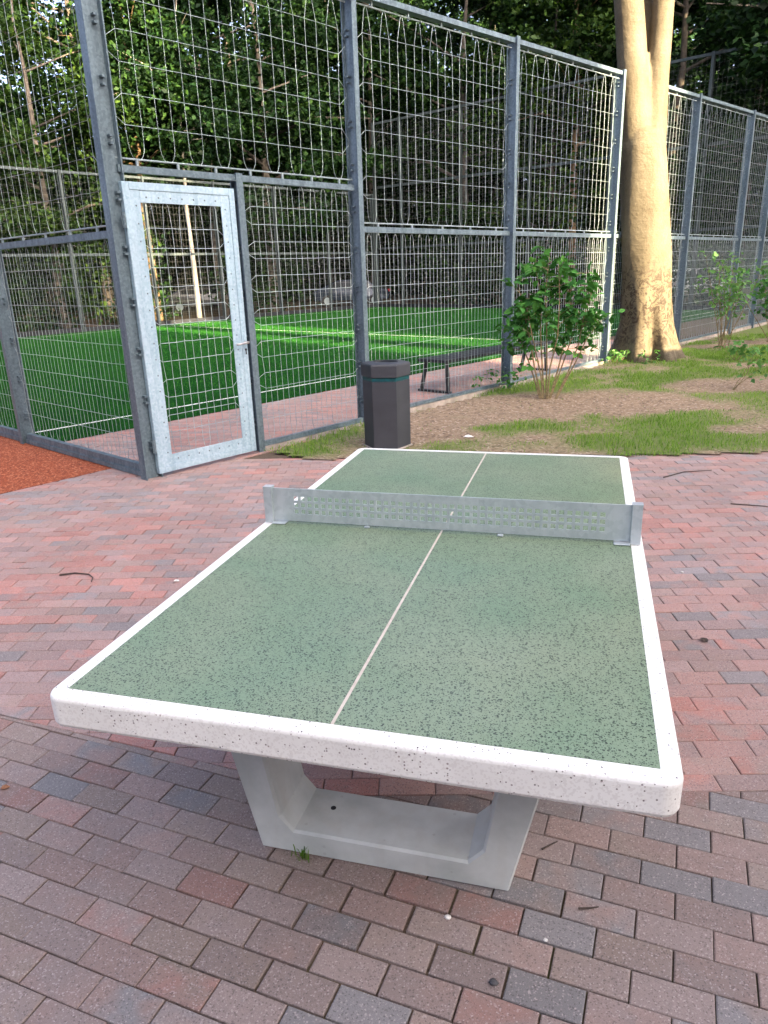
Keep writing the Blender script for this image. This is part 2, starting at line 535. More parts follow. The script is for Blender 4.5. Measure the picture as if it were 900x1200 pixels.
def clip(poly, nx, ny, d):
    """keep nx*x + ny*y >= d"""
    out = []
    n = len(poly)
    for i in range(n):
        a, b = poly[i], poly[(i + 1) % n]
        da, db = nx * a[0] + ny * a[1] - d, nx * b[0] + ny * b[1] - d
        if da >= 0: out.append(a)
        if (da >= 0) != (db >= 0):
            t = da / (da - db)
            out.append((a[0] + (b[0] - a[0]) * t, a[1] + (b[1] - a[1]) * t))
    return out
def area(p):
    return 0.5 * abs(sum(p[i][0] * p[(i + 1) % len(p)][1] - p[(i + 1) % len(p)][0] * p[i][1] for i in range(len(p)))) if len(p) > 2 else 0
def half(p, q, left=True):
    """half-plane left of p->q"""
    nx, ny = -(q[1] - p[1]), q[0] - p[0]
    l = math.hypot(nx, ny)
    nx, ny = nx / l, ny / l
    if not left: nx, ny = -nx, -ny
    return nx, ny, nx * p[0] + ny * p[1]
L1 = half((-1.819, -0.530), (-1.443, -0.564))       # far field lies above both of these lines
L2 = half((0.926, -0.392), (1.204, -0.322))
HG = half((GE0.x, GE0.y), (GE1.x, GE1.y), False)
HS = (U.x, U.y, U.dot(A0) + 1.25)
HW0 = (-V.x, -V.y, -(V.dot(A0) - 0.10))
HWT = (-V.x, -V.y, -(V.dot(A0) + TW - 0.004))
HWI = (V.x, V.y, V.dot(A0) - 0.09)
HWE = (-V.x, -V.y, -(V.dot(A0) + 2.296))
neg = lambda h: (-h[0], -h[1], -h[2])
J = 0.0021
LJ1, LJ2 = (L1[0], L1[1], L1[2] + J), (L2[0], L2[1], L2[2] + J)
far_pieces = [[LJ1, LJ2, neg(HS), HWT], [LJ1, LJ2, HS, HW0, HG], [HS, HWI, HWE]]
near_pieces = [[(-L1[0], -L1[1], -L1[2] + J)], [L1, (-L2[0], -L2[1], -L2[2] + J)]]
def inside(p, piece):
    return all(h[0] * p[0] + h[1] * p[1] >= h[2] - 1e-6 for h in piece)

def lay(ang, origin, pal, pieces, xr, yr):
    """running bond of 200 x 100 mm bricks"""
    ca, sa = math.cos(ang), math.sin(ang)
    res = []
    L, W = 0.2, 0.1
    diag = 30
    for j in range(-int(diag / W), int(diag / W)):
        oy = j * W
        for i in range(-int(diag / L), int(diag / L)):
            ox = i * L + (L / 2 if j % 2 else 0)
            cx, cy = origin[0] + ox * ca - oy * sa, origin[1] + ox * sa + oy * ca
            if not (xr[0] < cx < xr[1] and yr[0] < cy < yr[1]): continue
            jl, jw = L / 2 - R.uniform(0.0009, 0.0026), W / 2 - R.uniform(0.0009, 0.0026)
            er = 0.0042 * max(0.0, 1.0 - math.hypot(cx - 0.05, (cy + 1.15) * 1.3) / 0.75) * R.uniform(0.4, 1.3)
            jl, jw = jl - er, jw - er
            da = R.gauss(0, 0.004 + er)
            c2, s2 = math.cos(ang + da), math.sin(ang + da)
            poly = [(cx + x * c2 - y * s2, cy + x * s2 + y * c2) for x, y in ((-jl, -jw), (jl, -jw), (jl, jw), (-jl, jw))]
            ins = [any(inside(p, pc) for pc in pieces) for p in poly]
            if all(ins):
                res.append((poly, (cx, cy)))
            elif any(ins) or True:
                for pc in pieces:
                    q = poly
                    for h in pc:
                        q = clip(q, *h)
                        if len(q) < 3: break
                    if len(q) >= 3 and area(q) > 0.0009:
                        res.append((q, (cx, cy)))
    return [(p, c, tint(pal, *c)) for p, c in res]

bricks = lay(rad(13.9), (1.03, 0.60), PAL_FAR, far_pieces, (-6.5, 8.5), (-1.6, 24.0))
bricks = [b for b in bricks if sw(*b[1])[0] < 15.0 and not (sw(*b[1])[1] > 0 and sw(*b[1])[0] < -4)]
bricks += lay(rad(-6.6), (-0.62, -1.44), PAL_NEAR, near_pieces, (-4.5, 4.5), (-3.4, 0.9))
CAMXY = Vector((0.528, -2.687))
def in_view(c):
    d = Vector(c) - CAMXY
    az = math.degrees(math.atan2(d.x, d.y))
    return -42 < az < 11 and d.length > 1.15
def under_table(c):
    return abs(c[0]) < 0.62 and -0.95 < c[1] < 1.3
order = sorted((i for i in range(len(bricks)) if in_view(bricks[i][1]) and not under_table(bricks[i][1])), key=lambda i: (Vector(bricks[i][1]) - CAMXY).length)
single = set(order[:300])

def brick_geo(poly, dz, tilt):
    n = len(poly)
    cx, cy = sum(p[0] for p in poly) / n, sum(p[1] for p in poly) / n
    ch = 0.0022
    def zt(x, y): return dz + tilt[0] * (x - cx) + tilt[1] * (y - cy)
    v = []
    for x, y in poly: v.append((x, y, -0.05))
    for x, y in poly: v.append((x, y, zt(x, y) - ch))
    for x, y in poly:
        l = math.hypot(cx - x, cy - y)
        t = min(0.3, 0.0042 / max(l, 1e-4))
        v.append((x + (cx - x) * t, y + (cy - y) * t, zt(x, y)))
    f = []
    for r in range(2):
        for i in range(n):
            j = (i + 1) % n
            f.append((r * n + i, r * n + j, (r + 1) * n + j, (r + 1) * n + i))
    f.append(tuple(range(2 * n, 3 * n)))
    return v, f
def set_tints(me, cols):
    for nm, k_ in (('tint_a', 0), ('tint_b', 1)):
        at = me.color_attributes.new(nm, 'FLOAT_COLOR', 'POINT')
        at.data.foreach_set('color', np.array([(*c[k_], 1.0) for c in cols], np.float32).ravel())
mass = MB()
mass_cols = []
for i, (poly, c, tc) in enumerate(bricks):
    a2 = sum(poly[a][0] * poly[(a + 1) % len(poly)][1] - poly[(a + 1) % len(poly)][0] * poly[a][1] for a in range(len(poly)))
    if a2 < 0: poly = poly[::-1]
    v, f = brick_geo(poly, R.gauss(0, 0.0011), (R.gauss(0, 0.006), R.gauss(0, 0.008)))
    if i in single:
        m = MB()
        m.add([(x - c[0], y - c[1], z) for x, y, z in v], f)
        o = m.build('paver', M['paver'], paving)
        o.location = (c[0], c[1], 0)
        set_tints(o.data, [tc] * len(v))
    else:
        mass.add(v, f)
        mass_cols += [tc] * len(v)
o = mass.build('paver_field', M['paver'], paving, kind='stuff')
set_tints(o.data, mass_cols)

# ------------------------------------------------------------------ planting bed with grass
def in_bed(x, y):
    s = (x - A0.x) * U.x + (y - A0.y) * U.y
    w = (x - A0.x) * V.x + (y - A0.y) * V.y
    edge = y - (GE0.y + (x - GE0.x) * (GE1.y - GE0.y) / (GE1.x - GE0.x)) + 0.10 * (vnoise(x, y, 2.3, 5) - 0.5)
    return (w < -0.085) & (edge > -0.13) & (s > 2.50)
def bed_edge(x, y):
    e = y - (GE0.y + (x - GE0.x) * (GE1.y - GE0.y) / (GE1.x - GE0.x))
    return 0.35 + 0.65 * np.clip(e / 0.5, 0, 1)
def blob(x, y, cx, cy, rx, ry, an=0.0):
    c_, s_ = math.cos(an), math.sin(an)
    dx, dy = x - cx, y - cy
    a, b = (dx * c_ + dy * s_) / rx, (-dx * s_ + dy * c_) / ry
    return a * a + b * b
def grass_mask(x, y):
    n = 0.5 * vnoise(x, y, 1.3, 1) + 0.3 * vnoise(x, y, 3.1, 2) + 0.2 * vnoise(x, y, 8.0, 4)
    bare = np.maximum.reduce([1.35 - blob(x, y, -0.35, 6.75, 1.75, 0.95, 0.55), 1.2 - blob(x, y, 0.9, 7.0, 1.1, 0.75, 0.5), 0.95 - blob(x, y, 2.6, 8.8, 1.1, 0.7, 0.2),
                              0.9 - blob(x, y, -1.3, 5.6, 0.6, 1.1, 0.3), 0.7 - blob(x, y, 3.6, 14.6, 1.6, 0.9, 0.9), 0.55 - blob(x, y, 2.2, 5.7, 0.8, 0.35, 0.2)])
    bare = np.clip(bare, -0.6, 1.0)
    eg = y - (GE0.y + (x - GE0.x) * (GE1.y - GE0.y) / (GE1.x - GE0.x))
    n = n - 0.22 * np.clip(1 - eg / 0.35, 0, 1) * (0.3 + 1.4 * vnoise(x, y, 3.5, 11)) - 0.10 * np.clip(1 - np.abs(eg - 1.0) / 0.9, 0, 1) * vnoise(x, y, 2.2, 12)
    return np.clip(0.56 + (n - 0.5) * 2.6 - 1.05 * np.clip(bare, -0.25, 1), 0, 1)
step = 0.09
xs, ys = np.arange(-2.8, 12.0, step), np.arange(3.7, 26.0, step)
X, Y = np.meshgrid(xs, ys)
ok = in_bed(X, Y)
Zb = (0.012 + 0.03 * vnoise(X, Y, 0.9, 7) + 0.012 * vnoise(X, Y, 4.0, 8)) * bed_edge(X, Y) + 0.05 * np.exp(-blob(X, Y, 1.5, 11.75, 1.3, 1.3))
okc = ok[:-1, :-1] & ok[1:, :-1] & ok[:-1, 1:] & ok[1:, 1:]
nx_ = len(xs)
ii, jj = np.nonzero(okc)
q0 = ii * nx_ + jj
faces = np.stack([q0, q0 + 1, q0 + nx_ + 1, q0 + nx_], 1)
used = np.unique(faces)
remap = np.full(X.size, -1)
remap[used] = np.arange(len(used))
vb = np.stack([X.ravel()[used], Y.ravel()[used], Zb.ravel()[used]], 1)
me = raw_mesh('planting_bed', vb, 4, remap[faces].ravel(), M['soil'], True)
at = me.attributes.new('grass', 'FLOAT', 'POINT')
at.data.foreach_set('value', grass_mask(vb[:, 0], vb[:, 1]).astype(np.float32))
tag(link(bpy.data.objects.new('planting_bed', me)), 'bare soil and thin grass bed between paving and fence', None, None, 'structure')
def bed_z(x, y):
    return (0.012 + 0.03 * vnoise(x, y, 0.9, 7) + 0.012 * vnoise(x, y, 4.0, 8)) * bed_edge(x, y) + 0.05 * np.exp(-blob(x, y, 1.5, 11.75, 1.3, 1.3))

def blades(n, xr, yr, mask, h0, h1, wid):
    x = rng.uniform(*xr, n)
    y = rng.uniform(*yr, n)
    keep = in_bed(x, y)
    x, y = x[keep], y[keep]
    mk = mask(x, y)
    k_ = rng.random(len(x)) < np.clip((mk - 0.28) * 1.6, 0.012, 1)
    x, y, mk = x[k_], y[k_], mk[k_]
    n = len(x)
    z = bed_z(x, y) - 0.005
    a = rng.uniform(0, 2 * np.pi, n)
    h = rng.uniform(h0, h1, n) * (0.40 + 0.55 * mk) * (0.6 + 0.8 * vnoise(x, y, 5.0, 6))
    lean = rng.uniform(0.1, 0.9, n) * h
    la = rng.uniform(0, 2 * np.pi, n)
    w2 = wid * rng.uniform(0.6, 1.3, n)
    dx, dy = np.cos(a) * w2, np.sin(a) * w2
    lx, ly = np.cos(la) * lean, np.sin(la) * lean
    p = np.zeros((n, 5, 3))
    p[:, 0] = np.stack([x - dx, y - dy, z], 1)
    p[:, 1] = np.stack([x + dx, y + dy, z], 1)
    p[:, 2] = np.stack([x + dx * 0.75 + lx * 0.35, y + dy * 0.75 + ly * 0.35, z + h * 0.6], 1)
    p[:, 3] = np.stack([x + lx, y + ly, z + h], 1)
    p[:, 4] = np.stack([x - dx * 0.75 + lx * 0.35, y - dy * 0.75 + ly * 0.35, z + h * 0.6], 1)
    o5 = np.arange(n)[:, None] * 5
    tri = np.concatenate([o5 + np.array([[0, 1, 2]]), o5 + np.array([[0, 2, 4]]), o5 + np.array([[4, 2, 3]])], 1)
    return p.reshape(-1, 3), tri.ravel()
pv, pi = blades(190000, (-2.8, 6.0), (3.65, 17.0), grass_mask, 0.022, 0.07, 0.0033)
tag(link(bpy.data.objects.new('grass', raw_mesh('grass', pv, 3, pi, M['grass']))), 'short patchy green grass growing on the planting bed', None, None, 'stuff')

# ------------------------------------------------------------------ table
TZ = 0.76
table = empty('table_tennis_table', (0, 0, 0), 'concrete table tennis table with green speckled top and white rim', 'table')
def round_rect(hx, hy, r, seg=6):
    pts = []
    for cx, cy, a0 in ((hx - r, -hy + r, -90), (hx - r, hy - r, 0), (-hx + r, hy - r, 90), (-hx + r, -hy + r, 180)):
        for i in range(seg + 1):
            a = rad(a0 + 90 * i / seg)
            pts.append((cx + r * math.cos(a), cy + r * math.sin(a)))
    return pts
def stack(rings):
    m = MB()
    n = len(rings[0])
    vs = [p for r in rings for p in r]
    fs = [tuple(range(n - 1, -1, -1)), tuple(range((len(rings) - 1) * n, len(rings) * n))]
    for r in range(len(rings) - 1):
        for i in range(n):
            j = (i + 1) % n
            fs.append((r * n + i, r * n + j, (r + 1) * n + j, (r + 1) * n + i))
    return m.add(vs, fs)
HX, HY, RC = 0.7625, 1.37, 0.045
rings = []
for inset, z in ((0.014, 0.668), (0.005, 0.673), (0.001, 0.682), (0.0, 0.748), (0.0012, 0.7535), (0.0035, 0.7575), (0.007, 0.7594), (0.011, 0.76)):
    rings.append([(x, y, z) for x, y in round_rect(HX - inset, HY - inset, RC - inset * 0.7, 12)])
slab = stack(rings).build('slab', M['terrazzo_white'], table)
# two green fields a hair proud of the rim, with the inlaid line between them
b = 0.0455
for sx in (-1, 1):
    m = MB()
    x0, x1 = (0.0042, HX - b) if sx > 0 else (-HX + b, -0.0042)
    m.prism([(x0, -HY + b), (x1, -HY + b), (x1, HY - b), (x0, HY - b)], TZ - 0.004, TZ + 0.0012)
    m.build('playing_field', M['terrazzo_green'], table)
m = MB()
m.prism([(-0.0039, -HY + b), (0.0039, -HY + b), (0.0039, HY - b), (-0.0039, HY - b)], TZ - 0.004, TZ + 0.0014)
m.build('centre_line', M['line'], table)
# U-shaped cast legs
outer = [(-0.405, 0.0), (0.385, 0.0), (0.535, 0.669), (0.40, 0.669), (0.307, 0.135), (0.262, 0.086), (-0.288, 0.086), (-0.330, 0.135), (-0.425, 0.669), (-0.555, 0.669)]
def leg(y0, y1):
    m = MB()
    n = len(outer)
    k_ = 0.008
    cxy = (-0.01, 0.3)
    def off(p, d):
        # small chamfer: pull outline towards solid material
        i = outer.index(p)
        a, c_ = Vector(outer[i - 1]), Vector(outer[(i + 1) % n])
        p_ = Vector(p)
        e1, e2 = (p_ - a).normalized(), (c_ - p_).normalized()
        nn = (Vector((-e1.y, e1.x)) + Vector((-e2.y, e2.x)))
        nn.normalize()
        return p_ + nn * d
    ra = [off(p, k_) for p in outer]
    rings_ = [[(p.x, y0, p.y) for p in ra], [(p[0], y0 + k_, p[1]) for p in outer], [(p[0], y1 - k_, p[1]) for p in outer], [(p.x, y1, p.y) for p in ra]]
    vs = [p for r in rings_ for p in r]
    fs = []
    for r in range(3):
        for i in range(n):
            j = (i + 1) % n
            fs.append((r * n + i, r * n + j, (r + 1) * n + j, (r + 1) * n + i))
    def cap(o_, flip):
        quads = [(0, 1, 4, 5), (0, 5, 6), (0, 6, 7), (0, 7, 8, 9), (1, 2, 3, 4)]
        for q_ in quads:
            q_ = tuple(i + o_ for i in q_)
            fs.append(q_[::-1] if flip else q_)
    cap(0, False)
    cap(3 * n, True)
    m.add(vs, [f_ for f_ in fs])
    o_ = m.build('leg', M['concrete'], table)
    bm_fix(o_)
    # lifting sockets in the trough floor
    for sx in (-0.20,):
        h = MB()
        h.lathe([(0.009, 0.0), (0.009, 0.0012), (0.006, 0.0014)], (sx, (y0 + y1) / 2 + 0.02, 0.086), 12)
        h.build('socket', M['dark_steel'], o_)
    return o_
import bmesh
def bm_fix(o_):
    bm = bmesh.new()
    bm.from_mesh(o_.data)
    bmesh.ops.recalc_face_normals(bm, faces=bm.faces)
    bm.to_mesh(o_.data)
    bm.free()
leg(-0.97, -0.755)
leg(0.755, 0.97)

# steel net
net = empty('table_net', (0, 0, TZ), 'perforated grey steel plate net across the middle of the table', 'net')
NZ0, NZ1, NX = 0.012, 0.1525, 0.715
cols, rows, pitch, hs = 42, 3, 0.0298, 0.0188
xe = [-NX]
for i in range(cols):
    cx = (i - (cols - 1) / 2) * pitch
    xe += [cx - hs / 2, cx + hs / 2]
xe.append(NX)
ze = [NZ0]
for j in range(rows):
    cz = 0.0815 + (j - 1) * 0.0285
    ze += [cz - hs / 2, cz + hs / 2]
ze.append(NZ1)
m = MB()
T = 0.003
idx = {}
for i, x in enumerate(xe):
    for j, z in enumerate(ze):
        for s_ in (0, 1):
            idx[i, j, s_] = len(m.v)
            m.v.append((x, -T if s_ == 0 else T, z))
solid = lambda i, j: 0 <= i < len(xe) - 1 and 0 <= j < len(ze) - 1 and not (i % 2 == 1 and j % 2 == 1)
for i in range(len(xe) - 1):
    for j in range(len(ze) - 1):
        if not solid(i, j): continue
        m.f.append((idx[i, j, 0], idx[i + 1, j, 0], idx[i + 1, j + 1, 0], idx[i, j + 1, 0]))
        m.f.append((idx[i, j, 1], idx[i, j + 1, 1], idx[i + 1, j + 1, 1], idx[i + 1, j, 1]))
        for di, dj, e in ((-1, 0, ((i, j), (i, j + 1))), (1, 0, ((i + 1, j + 1), (i + 1, j))), (0, -1, ((i + 1, j), (i, j))), (0, 1, ((i, j + 1), (i + 1, j + 1)))):
            if not solid(i + di, j + dj):
                (a, b_), (c_, d_) = e
                m.f.append((idx[a, b_, 0], idx[a, b_, 1], idx[c_, d_, 1], idx[c_, d_, 0])[::-1])
m.build('plate', M['net_plate'], net)
for sx in (-1, 1):
    m = MB()
    # channel-shaped end bracket
    x0 = sx * 0.731
    m.box((x0, -0.012, 0.0795), (0.036, 0.006, 0.150))
    m.box((x0, 0.016, 0.0795), (0.036, 0.006, 0.150))
    m.box((x0 - sx * 0.0155, 0.002, 0.0795), (0.005, 0.0225, 0.149))
    m.box((x0, 0.002, 0.1565), (0.038, 0.036, 0.004))
    br = m.build('bracket', M['net_plate'], net)
    m = MB()
    m.box((sx * 0.684, -0.010, 0.0055), (0.058, 0.042, 0.005), bev=0.0015)
    m.build('foot_plate', M['net_plate'], net)
for x in (-0.305, 0.235):
    m = MB()
    m.box((x, -0.009, 0.0065), (0.022, 0.014, 0.008), bev=0.002)
    m.box((x, -0.006, 0.013), (0.006, 0.005, 0.012))
    m.build('clip', M['net_plate'], net)

# ------------------------------------------------------------------ litter bin
bin_c = (-1.45, 4.53)
litter = empty('litter_bin', (bin_c[0], bin_c[1], 0.0), 'dark grey hexagonal litter bin with lid standing behind the table', 'litter bin', rz=rad(-20))
NB = 6
M['bin'] = noisy('bin_grey', (0.022, 0.026, 0.034), (0.034, 0.038, 0.049), 3, 0.55, 0, 0.15, 120)
M['bin_dark'] = noisy('bin_inside', (0.008, 0.008, 0.009), (0.014, 0.014, 0.015), 5, 0.9)
M['bag'] = noisy('teal_bag', (0.0, 0.04, 0.05), (0.0, 0.06, 0.075), 20, 0.4)
MB().lathe([(0.262, 0.0), (0.262, 0.03)], sides=NB, rot=rad(30)).build('foot', M['kerb'], litter)
MB().lathe([(0.225, 0.03), (0.24, 0.031), (0.24, 0.705), (0.236, 0.708)], sides=NB, rot=rad(30)).build('body', M['bin'], litter)
MB().lathe([(0.232, 0.707), (0.239, 0.709), (0.239, 0.742), (0.232, 0.747)], sides=NB, rot=rad(30)).build('bag_edge', M['bag'], litter)
m = MB()
rimo = [(0.248, 0.748), (0.252, 0.752), (0.252, 0.862), (0.243, 0.878)]
sides = 24
vs = []
for r, z in rimo:
    for k_ in range(sides):
        an = 2 * math.pi * k_ / sides
        rr = r * math.cos(math.pi / NB) / math.cos(((an - rad(30)) % (2 * math.pi / NB)) - math.pi / NB)
        vs.append((rr * math.cos(an), rr * math.sin(an), z))
for k_ in range(sides):
    an = 2 * math.pi * k_ / sides
    vs.append((0.145 * math.cos(an), 0.095 * math.sin(an), 0.888))
for k_ in range(sides):
    an = 2 * math.pi * k_ / sides
    vs.append((0.140 * math.cos(an), 0.09 * math.sin(an), 0.79))
fs = [tuple(range(sides - 1, -1, -1))]
for r in range(5):
    for k_ in range(sides):
        j = (k_ + 1) % sides
        fs.append((r * sides + k_, r * sides + j, (r + 1) * sides + j, (r + 1) * sides + k_))
m.add(vs, fs)
lid = m.build('lid', M['bin'], litter)
m = MB()
m.add([(0.139 * math.cos(2 * math.pi * k_ / sides), 0.089 * math.sin(2 * math.pi * k_ / sides), 0.792) for k_ in range(sides)], [tuple(range(sides))])
m.build('slot_liner', M['bin_dark'], lid)

# ------------------------------------------------------------------ fences
def h_section(d, wdt, tf=0.012, tw=0.009):
    """H profile, d across the fence (y), wdt along it (x); ccw"""
    a, c_ = wdt / 2, d / 2
    return [(-a, -c_), (a, -c_), (a, -c_ + tf), (tw / 2, -c_ + tf), (tw / 2, c_ - tf), (a, c_ - tf), (a, c_), (-a, c_), (-a, c_ - tf), (-tw / 2, c_ - tf), (-tw / 2, -c_ + tf), (-a, -c_ + tf)]

class Side:
    """a straight run of fence: origin o, direction t, m = towards the court's inside"""
    def __init__(self, root, o, t, m):
        self.root, self.o, self.t, self.m = root, Vector(o), Vector(t), Vector(m)
    def p(self, s, off, z):
        q_ = self.o + self.t * s + self.m * off
        return Vector((q_.x, q_.y, z))
    def post(self, s, z1, d=0.16, wdt=0.07, z0=-0.05, hooks=True, mat='steel'):
        m = MB()
        sec = h_section(d, wdt)
        n = len(sec)
        vs = [self.p(s + x, y, z0) for x, y in sec] + [self.p(s + x, y, z1) for x, y in sec]
        fs = [(i, (i + 1) % n, n + (i + 1) % n, n + i) for i in range(n)]
        for b_ in (0, n):
            q_ = [(0, 1, 2, 3, 10, 11), (3, 4, 9, 10), (4, 5, 6, 7, 8, 9)]
            fs += [tuple(i + b_ for i in (x if b_ else x[::-1])) for x in q_]
        m.add(vs, fs)
        po = m.build('post', M[mat], self.root)
        bm_fix(po)
        if hooks:
            h = MB()
            ax = (Vector((self.t.x, self.t.y, 0)), Vector((self.m.x, self.m.y, 0)), Z3)
            z = 0.28
            while z < z1 - 0.2:
                for sg in (-1, 1):
                    h.box(self.p(s + sg * 0.026, 0.02, z), (0.043, 0.03, 0.016), ax)
                    h.box(self.p(s + sg * 0.026, 0.02, z + 0.055), (0.043, 0.03, 0.016), ax)
                z += 0.42
            h.build('hook_row', M['steel'], po, kind='stuff')
        return po
    def rail(self, s0, s1, z0, z1=None, h=0.06, d=0.06, name='rail', off=0.0, mat='steel'):
        z1 = z0 if z1 is None else z1
        m = MB()
        vs = []
        for s, z in ((s0, z0), (s1, z1)):
            for a, b_ in ((-d / 2, -h / 2), (d / 2, -h / 2), (d / 2, h / 2), (-d / 2, h / 2)):
                vs.append(self.p(s, off + a, z + b_))
        m.add(vs, [(3, 2, 1, 0), (4, 5, 6, 7), (0, 1, 5, 4), (1, 2, 6, 5), (2, 3, 7, 6), (3, 0, 4, 7)])
        ro = m.build(name, M[mat], self.root)
        bm_fix(ro)
        return ro
    def rod(self, parent, s0, s1, z0, z1, clips=5, up=1):
        """thin rod that carries the net, held off the rail by clips"""
        m = MB()
        m.tube([self.p(s0, 0, z0), self.p(s1, 0, z1)], 0.008, 6)
        for i in range(clips):
            f_ = (i + 0.5) / clips
            s, z = s0 + (s1 - s0) * f_, z0 + (z1 - z0) * f_
            m.box(self.p(s, 0.0, z - up * 0.022), (0.018, 0.018, 0.055), (Vector((self.t.x, self.t.y, 0)), Vector((self.m.x, self.m.y, 0)), Z3))
        return m.build('net_rod', M['wire'], parent)
    def net(self, s0, s1, z0, z1a, z1b, dx, dz, r=0.0035, knots=True, arch=0.2, side=0.065, name='rope_net', simple=False, wob=0.0022, mat='wire'):
        """rope net: paired verticals meet at the top and bottom rods, rows meet in pairs at the posts"""
        m = MB()
        nv = max(2, 2 * int(round((s1 - s0 - 2 * side) / dx / 2)))
        nr = max(2, 2 * int(round((min(z1a, z1b) - z0 - 0.24) / dz / 2)))
        sx = [s0 + side + (i + 0.5) * (s1 - s0 - 2 * side) / nv for i in range(nv)]
        def ztop(s): return z1a + (z1b - z1a) * (s - s0) / (s1 - s0)
        rz = lambda j, s: z0 + 0.14 + (j + 0.5) * (ztop(s) - z0 - 0.28) / nr
        P = {}
        for i in range(nv):
            for j in range(nr):
                pull = 0.0
                if i == 0: pull = (0.008 if (j // 2) % 2 else -0.006)
                if i == nv - 1: pull = -(0.008 if (j // 2) % 2 else -0.006)
                P[i, j] = (sx[i] + pull + R.gauss(0, wob * 0.5), rz(j, sx[i]) + R.gauss(0, wob * 0.6))
        off = lambda: R.gauss(0, 0.0015)
        if simple:
            for i in range(nv):
                m.tube([self.p(sx[i], 0, z0), self.p(sx[i], 0, ztop(sx[i]))], r, 3, False)
            for j in range(nr):
                m.tube([self.p(s0, 0, rz(j, s0)), self.p(s1, 0, rz(j, s1))], r, 3, False)
            return m.build(name, M[mat], self.root)
        for i in range(nv):
            pc = (sx[i & ~1] + sx[min(i | 1, nv - 1)]) / 2
            sg = -1 if i % 2 == 0 else 1
            hw = abs(sx[i] - pc)
            pts = [self.p(pc + sg * hw * 0.30, 0, z0), self.p(pc + sg * hw * 0.62, off(), z0 + 0.018), self.p(pc + sg * hw * 0.86, off(), z0 + 0.06), self.p(pc + sg * hw * 0.98, off(), z0 + 0.11)]
            pts += [self.p(P[i, j][0], off(), P[i, j][1]) for j in range(nr)]
            pts += [self.p(pc + sg * 0.028, off(), ztop(pc) - 0.045), self.p(pc + sg * 0.006, 0, ztop(pc))]
            m.tube(pts, r, 4, False, 0.4)
        for j in range(nr):
            zc0 = (rz(j & ~1, s0) + rz(j | 1, s0)) / 2
            zc1 = (rz(j & ~1, s1) + rz(j | 1, s1)) / 2
            sg = -1 if j % 2 == 0 else 1
            pts = [self.p(s0 + 0.03, 0.01, zc0 + sg * 0.03)] + [self.p(P[i, j][0], off(), P[i, j][1] - 0.0) for i in range(nv)] + [self.p(s1 - 0.03, 0.01, zc1 + sg * 0.03)]
            m.tube(pts, r, 4, False, 0.4)
        if knots:
            for (i, j), (s, z) in P.items():
                m.octa(self.p(s, 0, z), r * 2.0)
        return m.build(name, M[mat], self.root)

# --- fence beside the planting bed
fr = empty('court_fence', ct(1.25, 0), 'tall galvanised rope net fence with gate opening beside beech tree and bin', 'fence')
fr.rotation_euler = (0, 0, 0)
# parts are built in world coordinates, so undo the empty's offset through the parent inverse
def inv(root):
    for ch in root.children:
        ch.matrix_parent_inverse = Matrix.Translation(-Vector(root.location))
S = Side(fr, A0, U, V)
def top_z(s): return 4.45 + 0.033 * (s - 4.14)
posts = [4.14, 7.27, 10.49, 13.92, 17.30, 19.15, 22.6, 26.4]
S.post(2.52, 2.66, 0.10, 0.075)
for s in posts:
    S.post(s, top_z(s) + 0.05)
# gate bay: lintel with net above, small panel to its right
lin = S.rail(1.30, 4.09, 2.62, None, 0.055, 0.06, 'lintel')
S.rod(lin, 1.30, 4.09, 2.70, 2.70, 7)
tr = S.rail(1.30, 4.09, 4.42, None, 0.07, 0.10, 'top_rail')
S.rod(tr, 1.30, 4.09, 4.355, 4.355, 7, -1)
S.net(1.30, 4.10, 2.70, 4.355, 4.355, 0.145, 0.225, 0.0025)
br = S.rail(2.56, 4.09, 0.07, None, 0.05, 0.05, 'bottom_rail')
S.net(2.56, 4.10, 0.10, 2.60, 2.60, 0.080, 0.168, 0.0028)
S.rail(2.56, 4.09, 0.0, None, 0.08, 0.07, 'plinth', 0, 'kerb')
for a, b_ in zip(posts[:-1], posts[1:]):
    near = a < 13
    s0, s1 = a + 0.05, b_ - 0.05
    mr = S.rail(s0, s1, 2.20, None, 0.06, 0.06, 'middle_rail')
    S.rod(mr, s0, s1, 2.27, 2.27, 5)
    tr = S.rail(s0, s1, top_z(s0), top_z(s1), 0.055, 0.11, 'top_rail', 0, 'steel')
    S.rod(tr, s0, s1, top_z(s0) - 0.075, top_z(s1) - 0.075, 5, -1)
    S.net(s0, s1, 2.27, top_z(s0) - 0.075, top_z(s1) - 0.075, 0.145, 0.245, 0.0025, near)
    S.net(s0, s1, 0.13, 2.165, 2.165, 0.076, 0.172, 0.0028 if near else 0.0034, near)
    br = S.rail(s0, s1, 0.105, None, 0.04, 0.05, 'bottom_rail')
    S.rail(s0, s1, 0.012, None, 0.13, 0.085, 'plinth', 0, 'kerb')
inv(fr)

